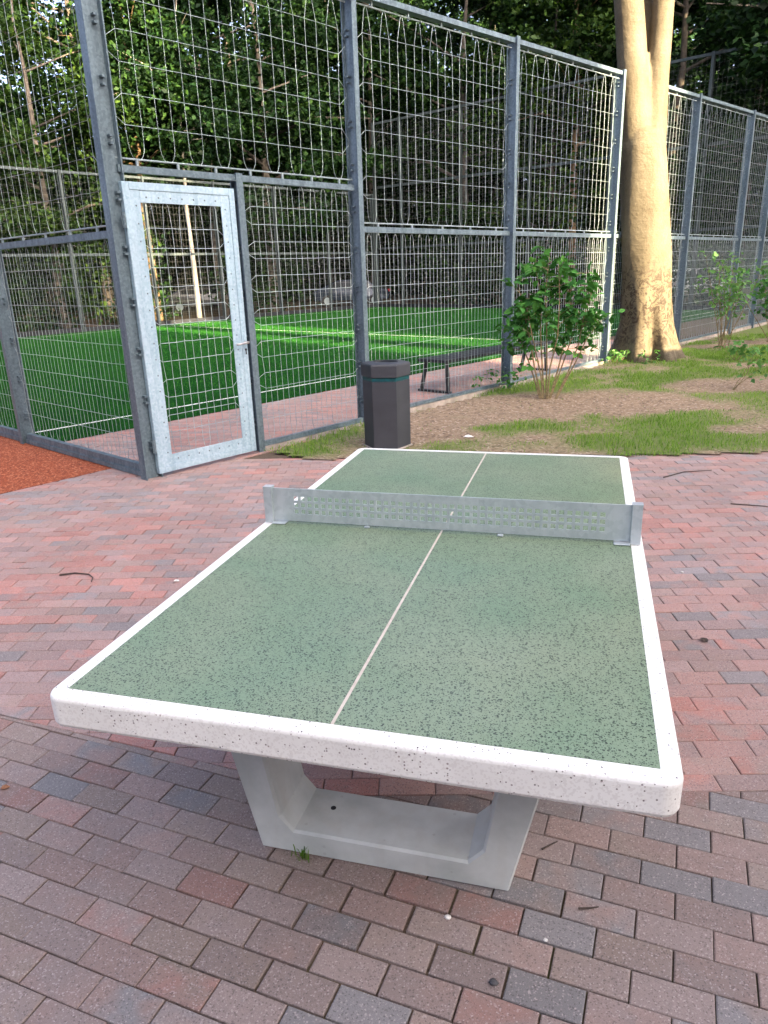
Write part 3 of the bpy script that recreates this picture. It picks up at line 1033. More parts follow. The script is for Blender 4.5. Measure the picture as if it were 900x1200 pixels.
# --- fence to the left
fl = empty('court_fence', ct(1.25, 0.1), 'galvanised rope net fence between the orange track and the turf', 'fence')
S2 = Side(fl, A0 + U * 1.25, V, U)
po = S2.post(0.0, 4.75, 0.17, 0.10, -0.05)
lp = [0.06, 2.62, 5.95, 9.3, 12.65, 16.0, 19.9]
for s in lp[1:]:
    S2.post(s, 4.75, 0.16, 0.07)
for a, b_ in zip(lp[:-1], lp[1:]):
    s0, s1 = a + 0.05, b_ - 0.05
    far = a > 5
    mr = S2.rail(s0, s1, 2.12, None, 0.06, 0.06, 'middle_rail')
    S2.rod(mr, s0, s1, 2.19, 2.19, 5)
    tr = S2.rail(s0, s1, 4.68, None, 0.055, 0.11, 'top_rail')
    S2.net(s0, s1, 2.19, 4.62, 4.62, 0.145, 0.245, 0.0025, not far, simple=far)
    S2.net(s0, s1, 0.13, 2.09, 2.09, 0.076, 0.172, 0.0028, not far, simple=far)
    S2.rail(s0, s1, 0.085, None, 0.06, 0.055, 'bottom_rail')
    S2.rail(s0, s1, 0.03, None, 0.045, 0.09, 'plinth', 0, 'steel')
inv(fl)

# --- far fences of the court
fc = empty('court_fence', ct(1.4, COURT_W), 'rope net fence along the far side of the turf pitch', 'fence')
S3 = Side(fc, A0 + V * COURT_W, U, -V)
xs_ = [1.4 + i * (25.0 / 8) for i in range(9)]
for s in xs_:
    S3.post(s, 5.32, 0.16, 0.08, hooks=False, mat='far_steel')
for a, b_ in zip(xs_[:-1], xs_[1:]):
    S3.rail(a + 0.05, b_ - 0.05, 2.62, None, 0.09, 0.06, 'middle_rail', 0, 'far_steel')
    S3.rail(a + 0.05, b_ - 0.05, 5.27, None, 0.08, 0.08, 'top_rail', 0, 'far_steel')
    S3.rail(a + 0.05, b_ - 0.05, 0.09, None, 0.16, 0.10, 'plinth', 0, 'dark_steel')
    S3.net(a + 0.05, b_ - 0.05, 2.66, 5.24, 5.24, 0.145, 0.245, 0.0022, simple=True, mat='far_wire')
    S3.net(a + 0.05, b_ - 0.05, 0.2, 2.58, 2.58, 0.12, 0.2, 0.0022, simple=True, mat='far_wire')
inv(fc)
fd = empty('court_fence', ct(COURT_S1, 0.3), 'extra tall ball stop fence closing the far end of the pitch', 'fence')
S4 = Side(fd, A0 + U * COURT_S1, V, -U)
xs_ = [-9.6, -6.1, -2.6, 0.85, 4.25, 7.75, 11.25, 14.75, 18.2, 19.85]
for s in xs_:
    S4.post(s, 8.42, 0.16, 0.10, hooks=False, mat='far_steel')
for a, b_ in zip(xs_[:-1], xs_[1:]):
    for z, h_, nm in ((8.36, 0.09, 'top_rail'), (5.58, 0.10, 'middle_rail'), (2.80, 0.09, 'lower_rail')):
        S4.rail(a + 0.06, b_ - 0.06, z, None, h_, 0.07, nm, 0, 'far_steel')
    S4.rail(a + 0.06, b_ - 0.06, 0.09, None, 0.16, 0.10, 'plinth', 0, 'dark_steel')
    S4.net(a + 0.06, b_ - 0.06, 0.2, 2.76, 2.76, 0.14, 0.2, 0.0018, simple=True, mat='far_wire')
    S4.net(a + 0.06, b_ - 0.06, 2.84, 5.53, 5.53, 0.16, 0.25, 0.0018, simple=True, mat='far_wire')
    S4.net(a + 0.06, b_ - 0.06, 5.62, 8.32, 8.32, 0.16, 0.25, 0.0018, simple=True, mat='far_wire')
inv(fd)

# ------------------------------------------------------------------ gate
gate = empty('gate', ct(1.29, -0.03), 'pale galvanised gate with riveted frame and lever handle', 'gate')
SG = Side(gate, A0 - V * 0.035, U, V)
def bar(s0, s1, z0, z1, d, off, nm, mat='gate', parent=None, bev=0.003):
    m = MB()
    m.box(SG.p((s0 + s1) / 2, off, (z0 + z1) / 2), (s1 - s0, d, z1 - z0), (U3, V3, Z3), bev)
    o_ = m.build(nm, M[mat], parent or gate)
    return o_
G0, G1, GZ0, GZ1 = 1.295, 2.435, 0.035, 2.52
fw_ = 0.062
bar(G0, G0 + fw_, GZ0, GZ1, 0.05, 0, 'stile')
bar(G1 - fw_, G1, GZ0, GZ1, 0.05, 0, 'stile')
bar(G0 + fw_, G1 - fw_, GZ1 - fw_, GZ1, 0.05, 0, 'frame_rail')
bar(G0 + fw_, G1 - fw_, GZ0, GZ0 + fw_, 0.05, 0, 'frame_rail')
i0, i1, iz0, iz1 = G0 + fw_, G1 - fw_, GZ0 + fw_, GZ1 - fw_
fl_ = 0.095
plates = [bar(i0, i0 + fl_, iz0, iz1, 0.012, -0.012, 'clamp_strip', bev=0.0015), bar(i1 - fl_, i1, iz0, iz1, 0.012, -0.012, 'clamp_strip', bev=0.0015),
          bar(i0 + fl_, i1 - fl_, iz1 - fl_, iz1, 0.012, -0.012, 'clamp_strip', bev=0.0015), bar(i0 + fl_, i1 - fl_, iz0, iz0 + fl_, 0.012, -0.012, 'clamp_strip', bev=0.0015)]
def rivets(pts, parent):
    m = MB()
    for s, z in pts:
        c_ = SG.p(s, -0.0205, z)
        m.box(c_, (0.013, 0.006, 0.013), (U3, V3, Z3), 0.002)
    m.build('rivet_row', M['bolt'], parent, kind='stuff')
zz = [iz0 + 0.12 + i * (iz1 - iz0 - 0.24) / 15 for i in range(16)]
rivets([(i0 + fl_ * 0.55, z) for z in zz], plates[0])
rivets([(i1 - fl_ * 0.55, z) for z in zz], plates[1])
ss_ = [i0 + fl_ + 0.06 + i * (i1 - i0 - 2 * fl_ - 0.12) / 6 for i in range(7)]
rivets([(s, iz1 - fl_ * 0.55) for s in ss_], plates[2])
rivets([(s, iz0 + fl_ * 0.5) for s in ss_], plates[3])
NS = Side(gate, A0 - V * 0.033, U, V)
NS.net(i0 + fl_ - 0.05, i1 - fl_ + 0.05, iz0 + fl_ - 0.02, iz1 - fl_ + 0.02, iz1 - fl_ + 0.02, 0.082, 0.165, 0.0032, side=0.05)
m = MB()
hp = SG.p(2.405, -0.05, 1.13)
m.tube([SG.p(2.405, -0.022, 1.13), SG.p(2.405, -0.085, 1.13)], 0.012, 10)
m.tube([SG.p(2.405, -0.080, 1.13), SG.p(2.37, -0.086, 1.128), SG.p(2.30, -0.082, 1.122), SG.p(2.265, -0.078, 1.12)], [0.011, 0.011, 0.010, 0.009], 8)
m.build('handle', M['handle'], gate, True)
bar(2.388, 2.424, 0.99, 1.19, 0.006, -0.0275, 'lock_plate', 'gate', bev=0.001)
m = MB()
m.tube([SG.p(2.406, -0.029, 1.06), SG.p(2.406, -0.034, 1.06)], 0.012, 10)
m.box(SG.p(2.406, -0.0315, 1.036), (0.012, 0.005, 0.045), (U3, V3, Z3))
m.build('keyhole', M['dark_steel'], gate)
for z in (0.30, 2.22):
    m = MB()
    m.tube([SG.p(1.272, -0.03, z - 0.06), SG.p(1.272, -0.03, z + 0.06)], 0.016, 10)
    m.build('hinge', M['steel'], gate)
inv(gate)

# ------------------------------------------------------------------ bench inside the court
bench = empty('bench', ct(6.4, 0.75), 'black backless bench inside the court behind the net', 'bench')
SB = Side(bench, A0, U, V)
for i in range(4):
    m = MB()
    w0 = 0.47 + i * 0.137
    m.box(SB.p(7.95, w0 + 0.065, 0.475), (3.1, 0.128, 0.045), (U3, V3, Z3), 0.006)
    m.build('seat_plank', M['dark_steel'], bench)
for s in (6.50, 9.35):
    m = MB()
    m.tube([SB.p(s + 0.03, 0.56, 0.452), SB.p(s - 0.02, 0.50, 0.02)], 0.03, 4)
    m.build('leg', M['dark_steel'], bench)
    m = MB()
    m.tube([SB.p(s + 0.03, 0.94, 0.452), SB.p(s - 0.02, 1.00, 0.02)], 0.03, 4)
    m.build('leg', M['dark_steel'], bench)
    m = MB()
    m.box(SB.p(s - 0.02, 0.75, 0.024), (0.06, 0.60, 0.03), (U3, V3, Z3))
    m.build('foot_bar', M['dark_steel'], bench)
inv(bench)

# ------------------------------------------------------------------ beech trunk
k = NT('beech_bark')
p = k.pos()
c = k.ramp(k.noise(p, 1.6, 6, 0.6), [(0.3, (0.058, 0.046, 0.029)), (0.5, (0.086, 0.070, 0.045)), (0.7, (0.112, 0.095, 0.065))])
hz = k.n('ShaderNodeMapping')
hz.inputs['Scale'].default_value = (1.5, 1.5, 12)
k.l(p, hz.inputs[0])
hn = k.noise(hz.outputs[0], 1.4, 5, 0.7)
c = k.mix(k.ramp(hn, [(0.55, 0.0), (0.8, 0.55)]), c, (0.055, 0.042, 0.026))
sz = k.n('ShaderNodeSeparateXYZ')
k.l(p, sz.inputs[0])
# flaky brown scars on the lower trunk
scar = k.noise(p, 9.0, 6, 0.75, 1.2)
band = k.ramp(k.math('DIVIDE', sz.outputs[2], 5.0), [(0.02, 0.25), (0.10, 0.8), (0.17, 1.0), (0.30, 0.8), (0.37, 0.0)])
c = k.mix(k.math('MULTIPLY', band, k.ramp(scar, [(0.50, 0.0), (0.54, 1.0)])), c, (0.022, 0.013, 0.007))
moss = k.ramp(k.math('DIVIDE', sz.outputs[2], 5.0), [(0.0, 0.55), (0.10, 0.0)])
c = k.mix(k.math('MULTIPLY', moss, k.ramp(k.noise(p, 6, 5), [(0.45, 0.0), (0.6, 1.0)])), c, (0.045, 0.04, 0.018))
c = k.mix(0.5, c, k.ramp(k.noise(p, 38, 6, 0.75), [(0.3, 0.28), (0.7, 0.72)]), 'OVERLAY')
k.set(c, 0.75, 0, 0.3)
fine_ = k.noise(p, 55, 6, 0.7)
k.bump(k.math('ADD', k.math('ADD', k.noise(p, 12, 8, 0.6), k.math('MULTIPLY', hn, 0.6)), k.math('MULTIPLY', scar, 0.6)), 0.45, 0.03)
M['beech'] = k.m

beech = empty('beech_tree', (1.56, 11.76, 0.0), 'smooth sunlit beech with forked trunk growing beside the fence', 'tree')
def trunk_mesh():
    bx, by = 1.56, 11.76
    axis = [(0.0, 0.0, -0.05), (-0.015, -0.005, 0.15), (-0.03, -0.01, 0.35), (-0.05, -0.015, 0.7), (-0.10, -0.03, 1.2), (-0.155, -0.045, 1.86), (-0.22, -0.06, 2.5), (-0.285, -0.08, 3.24),
            (-0.335, -0.095, 3.6), (-0.36, -0.10, 3.85)]
    rr = [0.56, 0.53, 0.49, 0.44, 0.42, 0.415, 0.405, 0.395, 0.37, 0.30]
    nseg = 40
    vs, fs = [], []
    lobes = [(rad(252), 0.36, 0.28), (rad(200), 0.26, 0.30), (rad(308), 0.36, 0.30), (rad(2), 0.30, 0.32), (rad(100), 0.3, 0.4), (rad(168), 0.34, 0.32)]
    for (ax_, ay_, az_), r in zip(axis, rr):
        h = max(az_, 0)
        fl2 = math.exp(-h / 0.36)
        for i in range(nseg):
            a = 2 * math.pi * i / nseg
            r2 = r
            for la, amp, wd in lobes:
                d = (a - la + math.pi) % (2 * math.pi) - math.pi
                r2 += amp * fl2 * 0.66 * math.exp(-(d / wd) ** 2)
            # the groove between two root swells facing the table
            d = (a - rad(282) + math.pi) % (2 * math.pi) - math.pi
            r2 -= 0.25 * math.exp(-(d / 0.12) ** 2) * math.exp(-(h / 0.75) ** 2)
            r2 += 0.012 * math.sin(3 * a + 1.3 * h) + 0.010 * math.sin(5 * a - 2.1 * h)
            k2 = 1.0
            if h > 3.4: k2 = 1.0 + 0.22 * ((h - 3.4) / 0.75) * abs(math.cos(a - 0.27))
            vs.append((ax_ + r2 * k2 * math.cos(a), ay_ + r2 * math.sin(a), az_))
    n = len(axis)
    for j in range(n - 1):
        for i in range(nseg):
            i2 = (i + 1) % nseg
            fs.append((j * nseg + i, j * nseg + i2, (j + 1) * nseg + i2, (j + 1) * nseg + i))
    fs.append(tuple((n - 1) * nseg + i for i in range(nseg)))
    fs.append(tuple(range(nseg - 1, -1, -1)))
    m_ = MB()
    m_.add(vs, fs)
    def limb(pts, r, sides=20):
        m_.tube(pts, r, sides, True)
    limb([(-0.40, -0.105, 3.2), (-0.47, -0.13, 3.9), (-0.565, -0.17, 4.6), (-0.655, -0.21, 5.27), (-0.76, -0.25, 6.0), (-0.95, -0.3, 7.4), (-1.4, -0.5, 9.5)], [0.25, 0.27, 0.245, 0.235, 0.225, 0.20, 0.13])
    limb([(-0.22, -0.06, 3.2), (-0.205, -0.05, 3.9), (-0.185, -0.04, 4.6), (-0.175, -0.03, 5.27), (-0.18, -0.01, 6.0), (0.0, 0.05, 7.5), (0.45, 0.2, 9.8)], [0.24, 0.235, 0.185, 0.172, 0.17, 0.15, 0.10])
    limb([(-0.32, 0.06, 3.4), (-0.36, 0.12, 4.1), (-0.41, 0.17, 4.8), (-0.45, 0.22, 5.5), (-0.5, 0.32, 6.3), (-0.6, 0.9, 8.5)], [0.18, 0.19, 0.185, 0.175, 0.16, 0.10])
    for d_ in ((-1, 0.2), (0.9, -0.4), (0.2, 1.0), (-0.4, -0.9), (0.6, 0.7)):
        limb([(-0.3, 0, 6.4), (d_[0] * 1.2 - 0.3, d_[1] * 1.2, 7.8), (d_[0] * 3.0, d_[1] * 3.0, 9.3)], [0.14, 0.09, 0.04], 8)
    return m_
tr_o = trunk_mesh().build('trunk', M['beech'], beech, True)
rm = tr_o.modifiers.new('remesh', 'REMESH')
rm.mode = 'VOXEL'
rm.voxel_size = 0.03
rm.use_smooth_shade = True
sm = tr_o.modifiers.new('smooth', 'SMOOTH')
sm.iterations = 3
sm.factor = 0.5

# ------------------------------------------------------------------ leaves
def leaf_cloud(centres, per, spread, size, flat=0.6, shape='rhomb'):
    """many small folded leaves round the given clump centres"""
    n = len(centres) * per
    c_ = np.repeat(np.asarray(centres, float), per, 0)
    d = rng.normal(0, 1, (n, 3))
    d /= np.linalg.norm(d, axis=1, keepdims=True)
    rr = spread * rng.random(n)[:, None] ** 0.5
    p_ = c_ + d * rr * np.array([1, 1, flat])
    s = size * rng.uniform(0.6, 1.35, n)[:, None]
    a = rng.normal(0, 1, (n, 3))
    a[:, 2] = a[:, 2] * 0.5 - 0.35
    a /= np.linalg.norm(a, axis=1, keepdims=True)
    up = rng.normal(0, 0.55, (n, 3)) + np.array([0, 0, 1.0])
    bb = np.cross(up, a)
    bb /= np.linalg.norm(bb, axis=1, keepdims=True) + 1e-9
    nn = np.cross(a, bb)
    V_ = np.zeros((n, 6, 3))
    V_[:, 0] = p_
    V_[:, 1] = p_ + a * s * 0.35 + bb * s * 0.33 + nn * s * 0.10
    V_[:, 2] = p_ + a * s * 0.72 + bb * s * 0.22 + nn * s * 0.07
    V_[:, 3] = p_ + a * s * 1.0 - nn * s * 0.06
    V_[:, 4] = p_ + a * s * 0.72 - bb * s * 0.22 + nn * s * 0.07
    V_[:, 5] = p_ + a * s * 0.35 - bb * s * 0.33 + nn * s * 0.10
    o6 = np.arange(n)[:, None] * 6
    if shape == 'rhomb':
        V4 = V_[:, [0, 1, 3, 5]]
        V4[:, 1] = p_ + a * s * 0.5 + bb * s * 0.34 + nn * s * 0.08
        V4[:, 3] = p_ + a * s * 0.5 - bb * s * 0.34 + nn * s * 0.08
        o4 = np.arange(n)[:, None] * 4
        tri = np.concatenate([o4 + np.array([[0, 1, 2]]), o4 + np.array([[0, 2, 3]])], 1)
        return V4.reshape(-1, 3), 3, tri.ravel()
    quad = np.concatenate([o6 + np.array([[0, 1, 2, 3]]), o6 + np.array([[0, 3, 4, 5]])], 1)
    return V_.reshape(-1, 3), 4, quad.ravel()

def tree_proto(seed, H, crown_r, crown_z0, clumps, per, leaf, trunk_r, mat, bark, spread=0.9, lean=0.0):
    rr = random.Random(seed)
    m = MB()
    tp = [(0, 0, -0.1)]
    x = y = 0.0
    n = 8
    for i in range(1, n + 1):
        x += rr.gauss(lean * H / n, 0.10)
        y += rr.gauss(0, 0.10)
        tp.append((x, y, H * 0.92 * i / n))
    m.tube(tp, [trunk_r * (1.25 if i == 0 else 1) * (1 - 0.85 * i / n) for i in range(n + 1)], 10)
    cl = []
    nb = 16
    for b_ in range(nb):
        f_ = rr.uniform(crown_z0 / H, 0.92)
        i = min(n - 1, int(f_ * n / 0.92))
        z = H * f_
        t_ = (z - tp[i][2]) / (tp[i + 1][2] - tp[i][2] + 1e-6)
        o_ = Vector(tp[i]).lerp(Vector(tp[i + 1]), max(0, min(1, t_)))
        a = b_ * 2.4 + rr.uniform(-0.4, 0.4)
        prof = math.sin(math.pi * min(1, max(0.12, (f_ - crown_z0 / H * 0.7) / (1 - crown_z0 / H * 0.7)))) ** 0.6
        L_ = crown_r * prof * rr.uniform(0.7, 1.1)
        e = o_ + Vector((math.cos(a) * L_, math.sin(a) * L_, L_ * rr.uniform(0.05, 0.45)))
        mid = o_.lerp(e, 0.5) + Vector((0, 0, rr.uniform(0, 0.5)))
        r0 = trunk_r * (1 - 0.85 * f_) * 0.55
        m.tube([o_, mid, e], [r0, r0 * 0.6, r0 * 0.2], 5)
        for q_ in range(max(1, clumps // nb)):
            t_ = rr.uniform(0.25, 1.05)
            c_ = (o_.lerp(mid, t_ * 2) if t_ < 0.5 else mid.lerp(e, t_ * 2 - 1))
            cl.append(tuple(c_ + Vector((rr.gauss(0, 0.75), rr.gauss(0, 0.75), rr.gauss(0, 0.6)))))
    lv, nf, li = leaf_cloud(cl, per, spread, leaf)
    return m.mesh('trunk', bark, True), raw_mesh('crown', lv, nf, li, mat)

def plant_tree(name, proto, x, y, rz, sc, label, group, z=-0.08):
    t_ = empty(name, (x, y, z), label, 'tree', group, rz)
    t_.scale = (sc, sc, sc)
    for nm, me_ in zip(('trunk', 'crown'), proto):
        o_ = bpy.data.objects.new(nm, me_)
        link(o_)
        o_.parent = t_
    return t_

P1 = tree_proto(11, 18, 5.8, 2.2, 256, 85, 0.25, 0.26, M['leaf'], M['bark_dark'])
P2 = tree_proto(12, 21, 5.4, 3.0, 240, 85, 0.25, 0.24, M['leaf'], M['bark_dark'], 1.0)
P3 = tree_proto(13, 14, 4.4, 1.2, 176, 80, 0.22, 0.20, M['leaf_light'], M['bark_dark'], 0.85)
P4 = tree_proto(14, 18, 4.2, 6.0, 192, 75, 0.22, 0.19, M['leaf_light'], M['bark_tan'], 0.8)

# crown of the beech, mostly above the picture
cl = []
for i in range(150):
    a, f_ = R.uniform(0, 6.28), R.random() ** 0.5
    cl.append((math.cos(a) * f_ * 4.2 - 0.3, math.sin(a) * f_ * 4.2, R.uniform(8.6, 13.0) + 1.2 * (1 - f_)))
lv, nf, li = leaf_cloud(cl, 45, 0.9, 0.13)
o = bpy.data.objects.new('crown', raw_mesh('beech_crown', lv, nf, li, M['leaf_light']))
link(o)
o.parent = beech

# trees behind the long far side and behind the end of the court, given in court metres
GRP = 'trees in the wood beyond the court'
LB = 'tall leafy tree in the dark wood beyond the court'
spots = [(3, 22.5, 0), (12.0, 23.2, 2), (20.5, 24, 1), (21.6, 23.4, 0), (31.5, 24.5, 1), (30.5, 17.5, 0), (29.4, 12.2, 2), (30.5, 7.4, 1), (30.2, 1.5, 0), (30.5, -4.5, 1), (31, -10.5, 0),
         (-2.5, 24.5, 1), (-8, 27, 0), (11, 30, 0), (18, 30.5, 1), (25, 29.5, 0), (33, 27, 1), (36.5, 20, 0), (36, 13, 1), (37, 6, 0), (36.5, -1.5, 1), (37, -9, 0), (-5, 33, 1),
         (9.5, 36, 1), (18, 37, 0), (27, 36, 1), (36, 33, 0), (42.5, 24, 1), (43, 14, 0), (43, 3, 1), (43, -7, 1)]
protos = [P1, P2, P3]
for s, w, kd in spots:
    p = ct(s + R.uniform(-0.7, 0.7), w + R.uniform(-0.6, 0.6))
    end = s > 28
    lb = ('%s behind the %s' % (('dense dark leafy tree', 'tall dark tree with high crown', 'lighter green bushy tree')[kd], 'tall ball stop fence' if end else 'fence along the far side of the pitch'))
    plant_tree('leafy_tree', protos[kd], p.x, p.y, R.uniform(0, 6.28), R.uniform(0.9, 1.12), lb, GRP)

# single trees that stand out
p = plant_tree('oak_tree', P4, -0.5, 32.4, 0.4, 1.0, 'pale tan trunk with sunlit leaves rising behind the fence left of the beech', None)
slim = tree_proto(21, 15, 2.8, 5.8, 192, 70, 0.22, 0.19, M['leaf'], M['bark_tan'], 0.8, 0.0)
plant_tree('pine_tree', slim, -17.7, 26.5, 1.0, 1.0, 'orange barked trunk seen through the gate at the pitch edge', None)
slim2 = tree_proto(22, 13, 2.4, 6.0, 160, 70, 0.20, 0.10, M['leaf'], M['bark_pale'], 0.7, 0.0)
plant_tree('birch_tree', slim2, -15.3, 25.8, 2.0, 1.0, 'slim pale trunk seen through the gate behind the pitch', None)

# woodland far behind, reads as one mass
cl = []
for i in range(4200):
    a = rad(R.uniform(-64, 36))
    d = R.uniform(58, 78)
    z = 23 * R.random() ** 1.15
    if (math.degrees(a) < -33 and z > 9 + 6 * R.random()) or (math.degrees(a) > 7 and z > 12 + 6 * R.random()): continue
    cl.append((0.5 + math.sin(a) * d, -2.7 + math.cos(a) * d, z))
for i in range(3400):
    a = rad(R.uniform(-60, 32))
    d = R.uniform(54, 66)
    cl.append((0.5 + math.sin(a) * d, -2.7 + math.cos(a) * d, (15.5 if math.degrees(a) > -33 else 10.0) * R.random()))
lv, nf, li = leaf_cloud(cl, 28, 2.4, 0.6)
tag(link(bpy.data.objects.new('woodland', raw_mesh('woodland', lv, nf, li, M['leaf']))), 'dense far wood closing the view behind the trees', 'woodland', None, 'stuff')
# undergrowth behind the far fences
cl = []
for i in range(760):
    s, w = (R.uniform(-2, 29), R.uniform(21.6, 25.5)) if i % 2 else (R.uniform(28.0, 32.5), R.uniform(-12, 23))
    p = ct(s, w)
    if float(vnoise(p.x, p.y, 0.35, 2)) < 0.33 or 16.2 < s < 18.8 or (s > 23.5 and w > 19): continue
    cl.append((p.x, p.y, R.uniform(0.15, 1.5) if R.random() < 0.5 else R.uniform(1.0, 3.6)))
lv, nf, li = leaf_cloud(cl, 64, 0.9, 0.19, 0.9)
tag(link(bpy.data.objects.new('undergrowth', raw_mesh('undergrowth', lv, nf, li, M['leaf']))), 'low leafy undergrowth along the foot of the wood', 'undergrowth', None, 'stuff')

# ------------------------------------------------------------------ shrubs
def shrub(name, loc, stems, leaf_pts, per, spread, size, mat, label, rbase=0.013, shape='full'):
    t_ = empty(name, loc, label, 'shrub')
    m = MB()
    cl = []
    rr = random.Random(int(abs(loc[0] * 100)) + 3)
    for b0, tip in stems:
        b0, tip = Vector(b0), Vector(tip)
        mid = b0.lerp(tip, 0.5) + Vector((rr.gauss(0, 0.03), rr.gauss(0, 0.03), 0))
        pts = [b0, b0.lerp(mid, 0.5) + Vector((rr.gauss(0, 0.015), rr.gauss(0, 0.015), 0)), mid, mid.lerp(tip, 0.5) + Vector((rr.gauss(0, 0.03), rr.gauss(0, 0.03), 0.02)), tip]
        m.tube(pts, [rbase, rbase * 0.9, rbase * 0.7, rbase * 0.5, rbase * 0.2], 6)
        for q_ in range(leaf_pts):
            f_ = 1 - 0.58 * rr.random() ** 1.6
            i = min(3, int(f_ * 4))
            c_ = pts[i].lerp(pts[i + 1], f_ * 4 - i if f_ < 1 else 1)
            e = c_ + Vector((rr.gauss(0, 0.13), rr.gauss(0, 0.13), rr.uniform(-0.02, 0.16)))
            m.tube([c_, c_.lerp(e, 0.5) + Vector((0, 0, 0.01)), e], [rbase * 0.3, rbase * 0.22, rbase * 0.1], 4)
            cl.append(tuple(e))
    m.build('stem', M['stem'], t_)
    lv_, nf_, li_ = leaf_cloud(cl, per, spread, size, 0.8, shape)
    o_ = bpy.data.objects.new('foliage', raw_mesh('foliage', lv_, nf_, li_, mat))
    link(o_)
    o_.parent = t_
    return t_
st = [((-0.06, 0.0, 0), (-0.42, -0.05, 1.55)), ((-0.03, 0.03, 0), (-0.22, 0.1, 1.75)), ((0.0, 0, 0), (-0.02, 0.0, 1.85)), ((0.02, -0.03, 0), (0.10, -0.12, 1.7)), ((0.04, 0.02, 0), (0.28, 0.12, 1.62)),
      ((0.12, 0.0, 0), (0.55, 0.05, 1.45)), ((0.13, 0.02, 0), (0.66, 0.1, 1.02)), ((-0.08, 0.0, 0), (-0.52, 0.05, 0.98)), ((0.05, 0.04, 0), (0.42, 0.2, 1.25)), ((-0.04, -0.04, 0), (-0.30, -0.15, 1.25))]
shrub('lilac_shrub', (0.0, 7.45, 0.03), st, 14, 7, 0.10, 0.11, M['leaf_bush'], 'bushy green shrub with bare lower stems in the soil patch')
def rand_stems(n, h, spread, seed):
    rr = random.Random(seed)
    return [((rr.gauss(0, 0.05), rr.gauss(0, 0.05), 0), (rr.gauss(0, spread), rr.gauss(0, spread), h * rr.uniform(0.6, 1.0))) for _ in range(n)]
shrub('twiggy_shrub', (3.15, 13.75, 0.03), rand_stems(13, 1.9, 0.28, 4), 7, 5, 0.10, 0.09, M['leaf_pale'], 'thin twiggy shrub with sparse leaves against the fence right of the beech', 0.009)
shrub('leafy_shrub', (4.25, 14.9, 0.03), rand_stems(12, 1.7, 0.35, 5), 9, 6, 0.12, 0.10, M['leaf_bush'], 'dense green shrub by the fence beyond the twiggy shrub', 0.010)
shrub('sapling', (2.48, 8.35, 0.03), [((0, 0, 0), (0.28, 0.05, 0.42)), ((0.01, 0, 0), (0.22, -0.05, 0.52)), ((0, 0.02, 0), (0.42, 0.1, 0.34))], 6, 3, 0.06, 0.075, M['leaf_pale'], 'small leaning sapling with pale leaves in the grass', 0.006)
shrub('weed_plant', (3.05, 11.6, 0.03), rand_stems(5, 0.28, 0.12, 7), 4, 4, 0.06, 0.09, M['leaf_pale'], 'low leafy weed in the grass right of the beech', 0.005)
shrub('weed_plant', (1.03, 10.95, 0.03), rand_stems(5, 0.20, 0.10, 8), 4, 4, 0.06, 0.08, M['leaf_pale'], 'low leafy weed at the left foot of the beech', 0.004)
shrub('weed_plant', (1.55, 11.0, 0.03), rand_stems(3, 0.14, 0.06, 9), 3, 4, 0.05, 0.07, M['leaf_pale'], 'tiny weed in front of the groove in the beech roots', 0.004)
shrub('weed_plant', (-0.72, 8.1, 0.03), rand_stems(5, 0.16, 0.14, 10), 4, 4, 0.06, 0.07, M['leaf_bush'], 'low green weed at the foot of a fence post left of the shrub', 0.004)
shrub('low_shrub', (5.0, 13.6, 0.03), rand_stems(9, 0.8, 0.3, 12), 7, 6, 0.10, 0.09, M['leaf_bush'], 'low spreading green shrub on the bed right of the twiggy shrub', 0.008)

# tuft in the joint beside the front table leg
def tuft(loc, n, h, label):
    m = MB()
    rr = random.Random(3)
    for i in range(n):
        a, l = rr.uniform(0, 6.28), h * rr.uniform(0.5, 1)
        b0 = Vector((rr.gauss(0, 0.012), rr.gauss(0, 0.006), 0))
        tp_ = b0 + Vector((math.cos(a) * l * 0.5, math.sin(a) * l * 0.5, l))
        wv = Vector((-math.sin(a), math.cos(a), 0)) * 0.0018
        md = b0.lerp(tp_, 0.55) + Vector((0, 0, 0.008))
        m.add([b0 - wv, b0 + wv, md + wv * 0.8, tp_, md - wv * 0.8], [(0, 1, 2, 4), (4, 2, 3)])
    o_ = m.build('grass_tuft', M['grass'])
    o_.location = loc
    return tag(o_, label, 'grass tuft')
tuft((-0.255, -0.985, -0.004), 26, 0.05, 'small grass tuft growing from the joint at the front table leg')

# ------------------------------------------------------------------ litter on the paving
def twig(pts, r, label, mat='twig'):
    o_ = MB().tube(pts, [r * (1 - 0.5 * i / (len(pts) - 1)) for i in range(len(pts))], 5).build('twig', M[mat])
    return tag(o_, label, 'twig')
twig([(-2.60, 0.84, 0.008), (-2.52, 0.885, 0.009), (-2.42, 0.885, 0.009), (-2.36, 0.845, 0.008), (-2.33, 0.79, 0.007)], 0.006, 'dark curved twig lying on the paving left of the table')
twig([(0.47, -0.78, 0.005), (0.495, -0.755, 0.006), (0.515, -0.735, 0.005)], 0.0035, 'short dark twig on the paving below the table corner')
twig([(0.585, -0.985, 0.005), (0.62, -0.975, 0.006), (0.64, -0.965, 0.005)], 0.0035, 'tiny brown twig in a paving joint right of the leg')
twig([(1.20, 3.72, 0.008), (1.38, 3.92, 0.010), (1.62, 4.02, 0.008)], 0.006, 'long thin twig on the paving beyond the net')
twig([(1.62, 3.05, 0.006), (1.85, 3.02, 0.008), (2.02, 2.93, 0.006)], 0.005, 'straight thin twig on the paving right of the net')
M['stone_dark'] = noisy('dark_stone', (0.03, 0.03, 0.035), (0.07, 0.07, 0.075), 80, 0.8)
M['stone_pale'] = noisy('pale_stone', (0.5, 0.48, 0.45), (0.75, 0.73, 0.7), 80, 0.7)
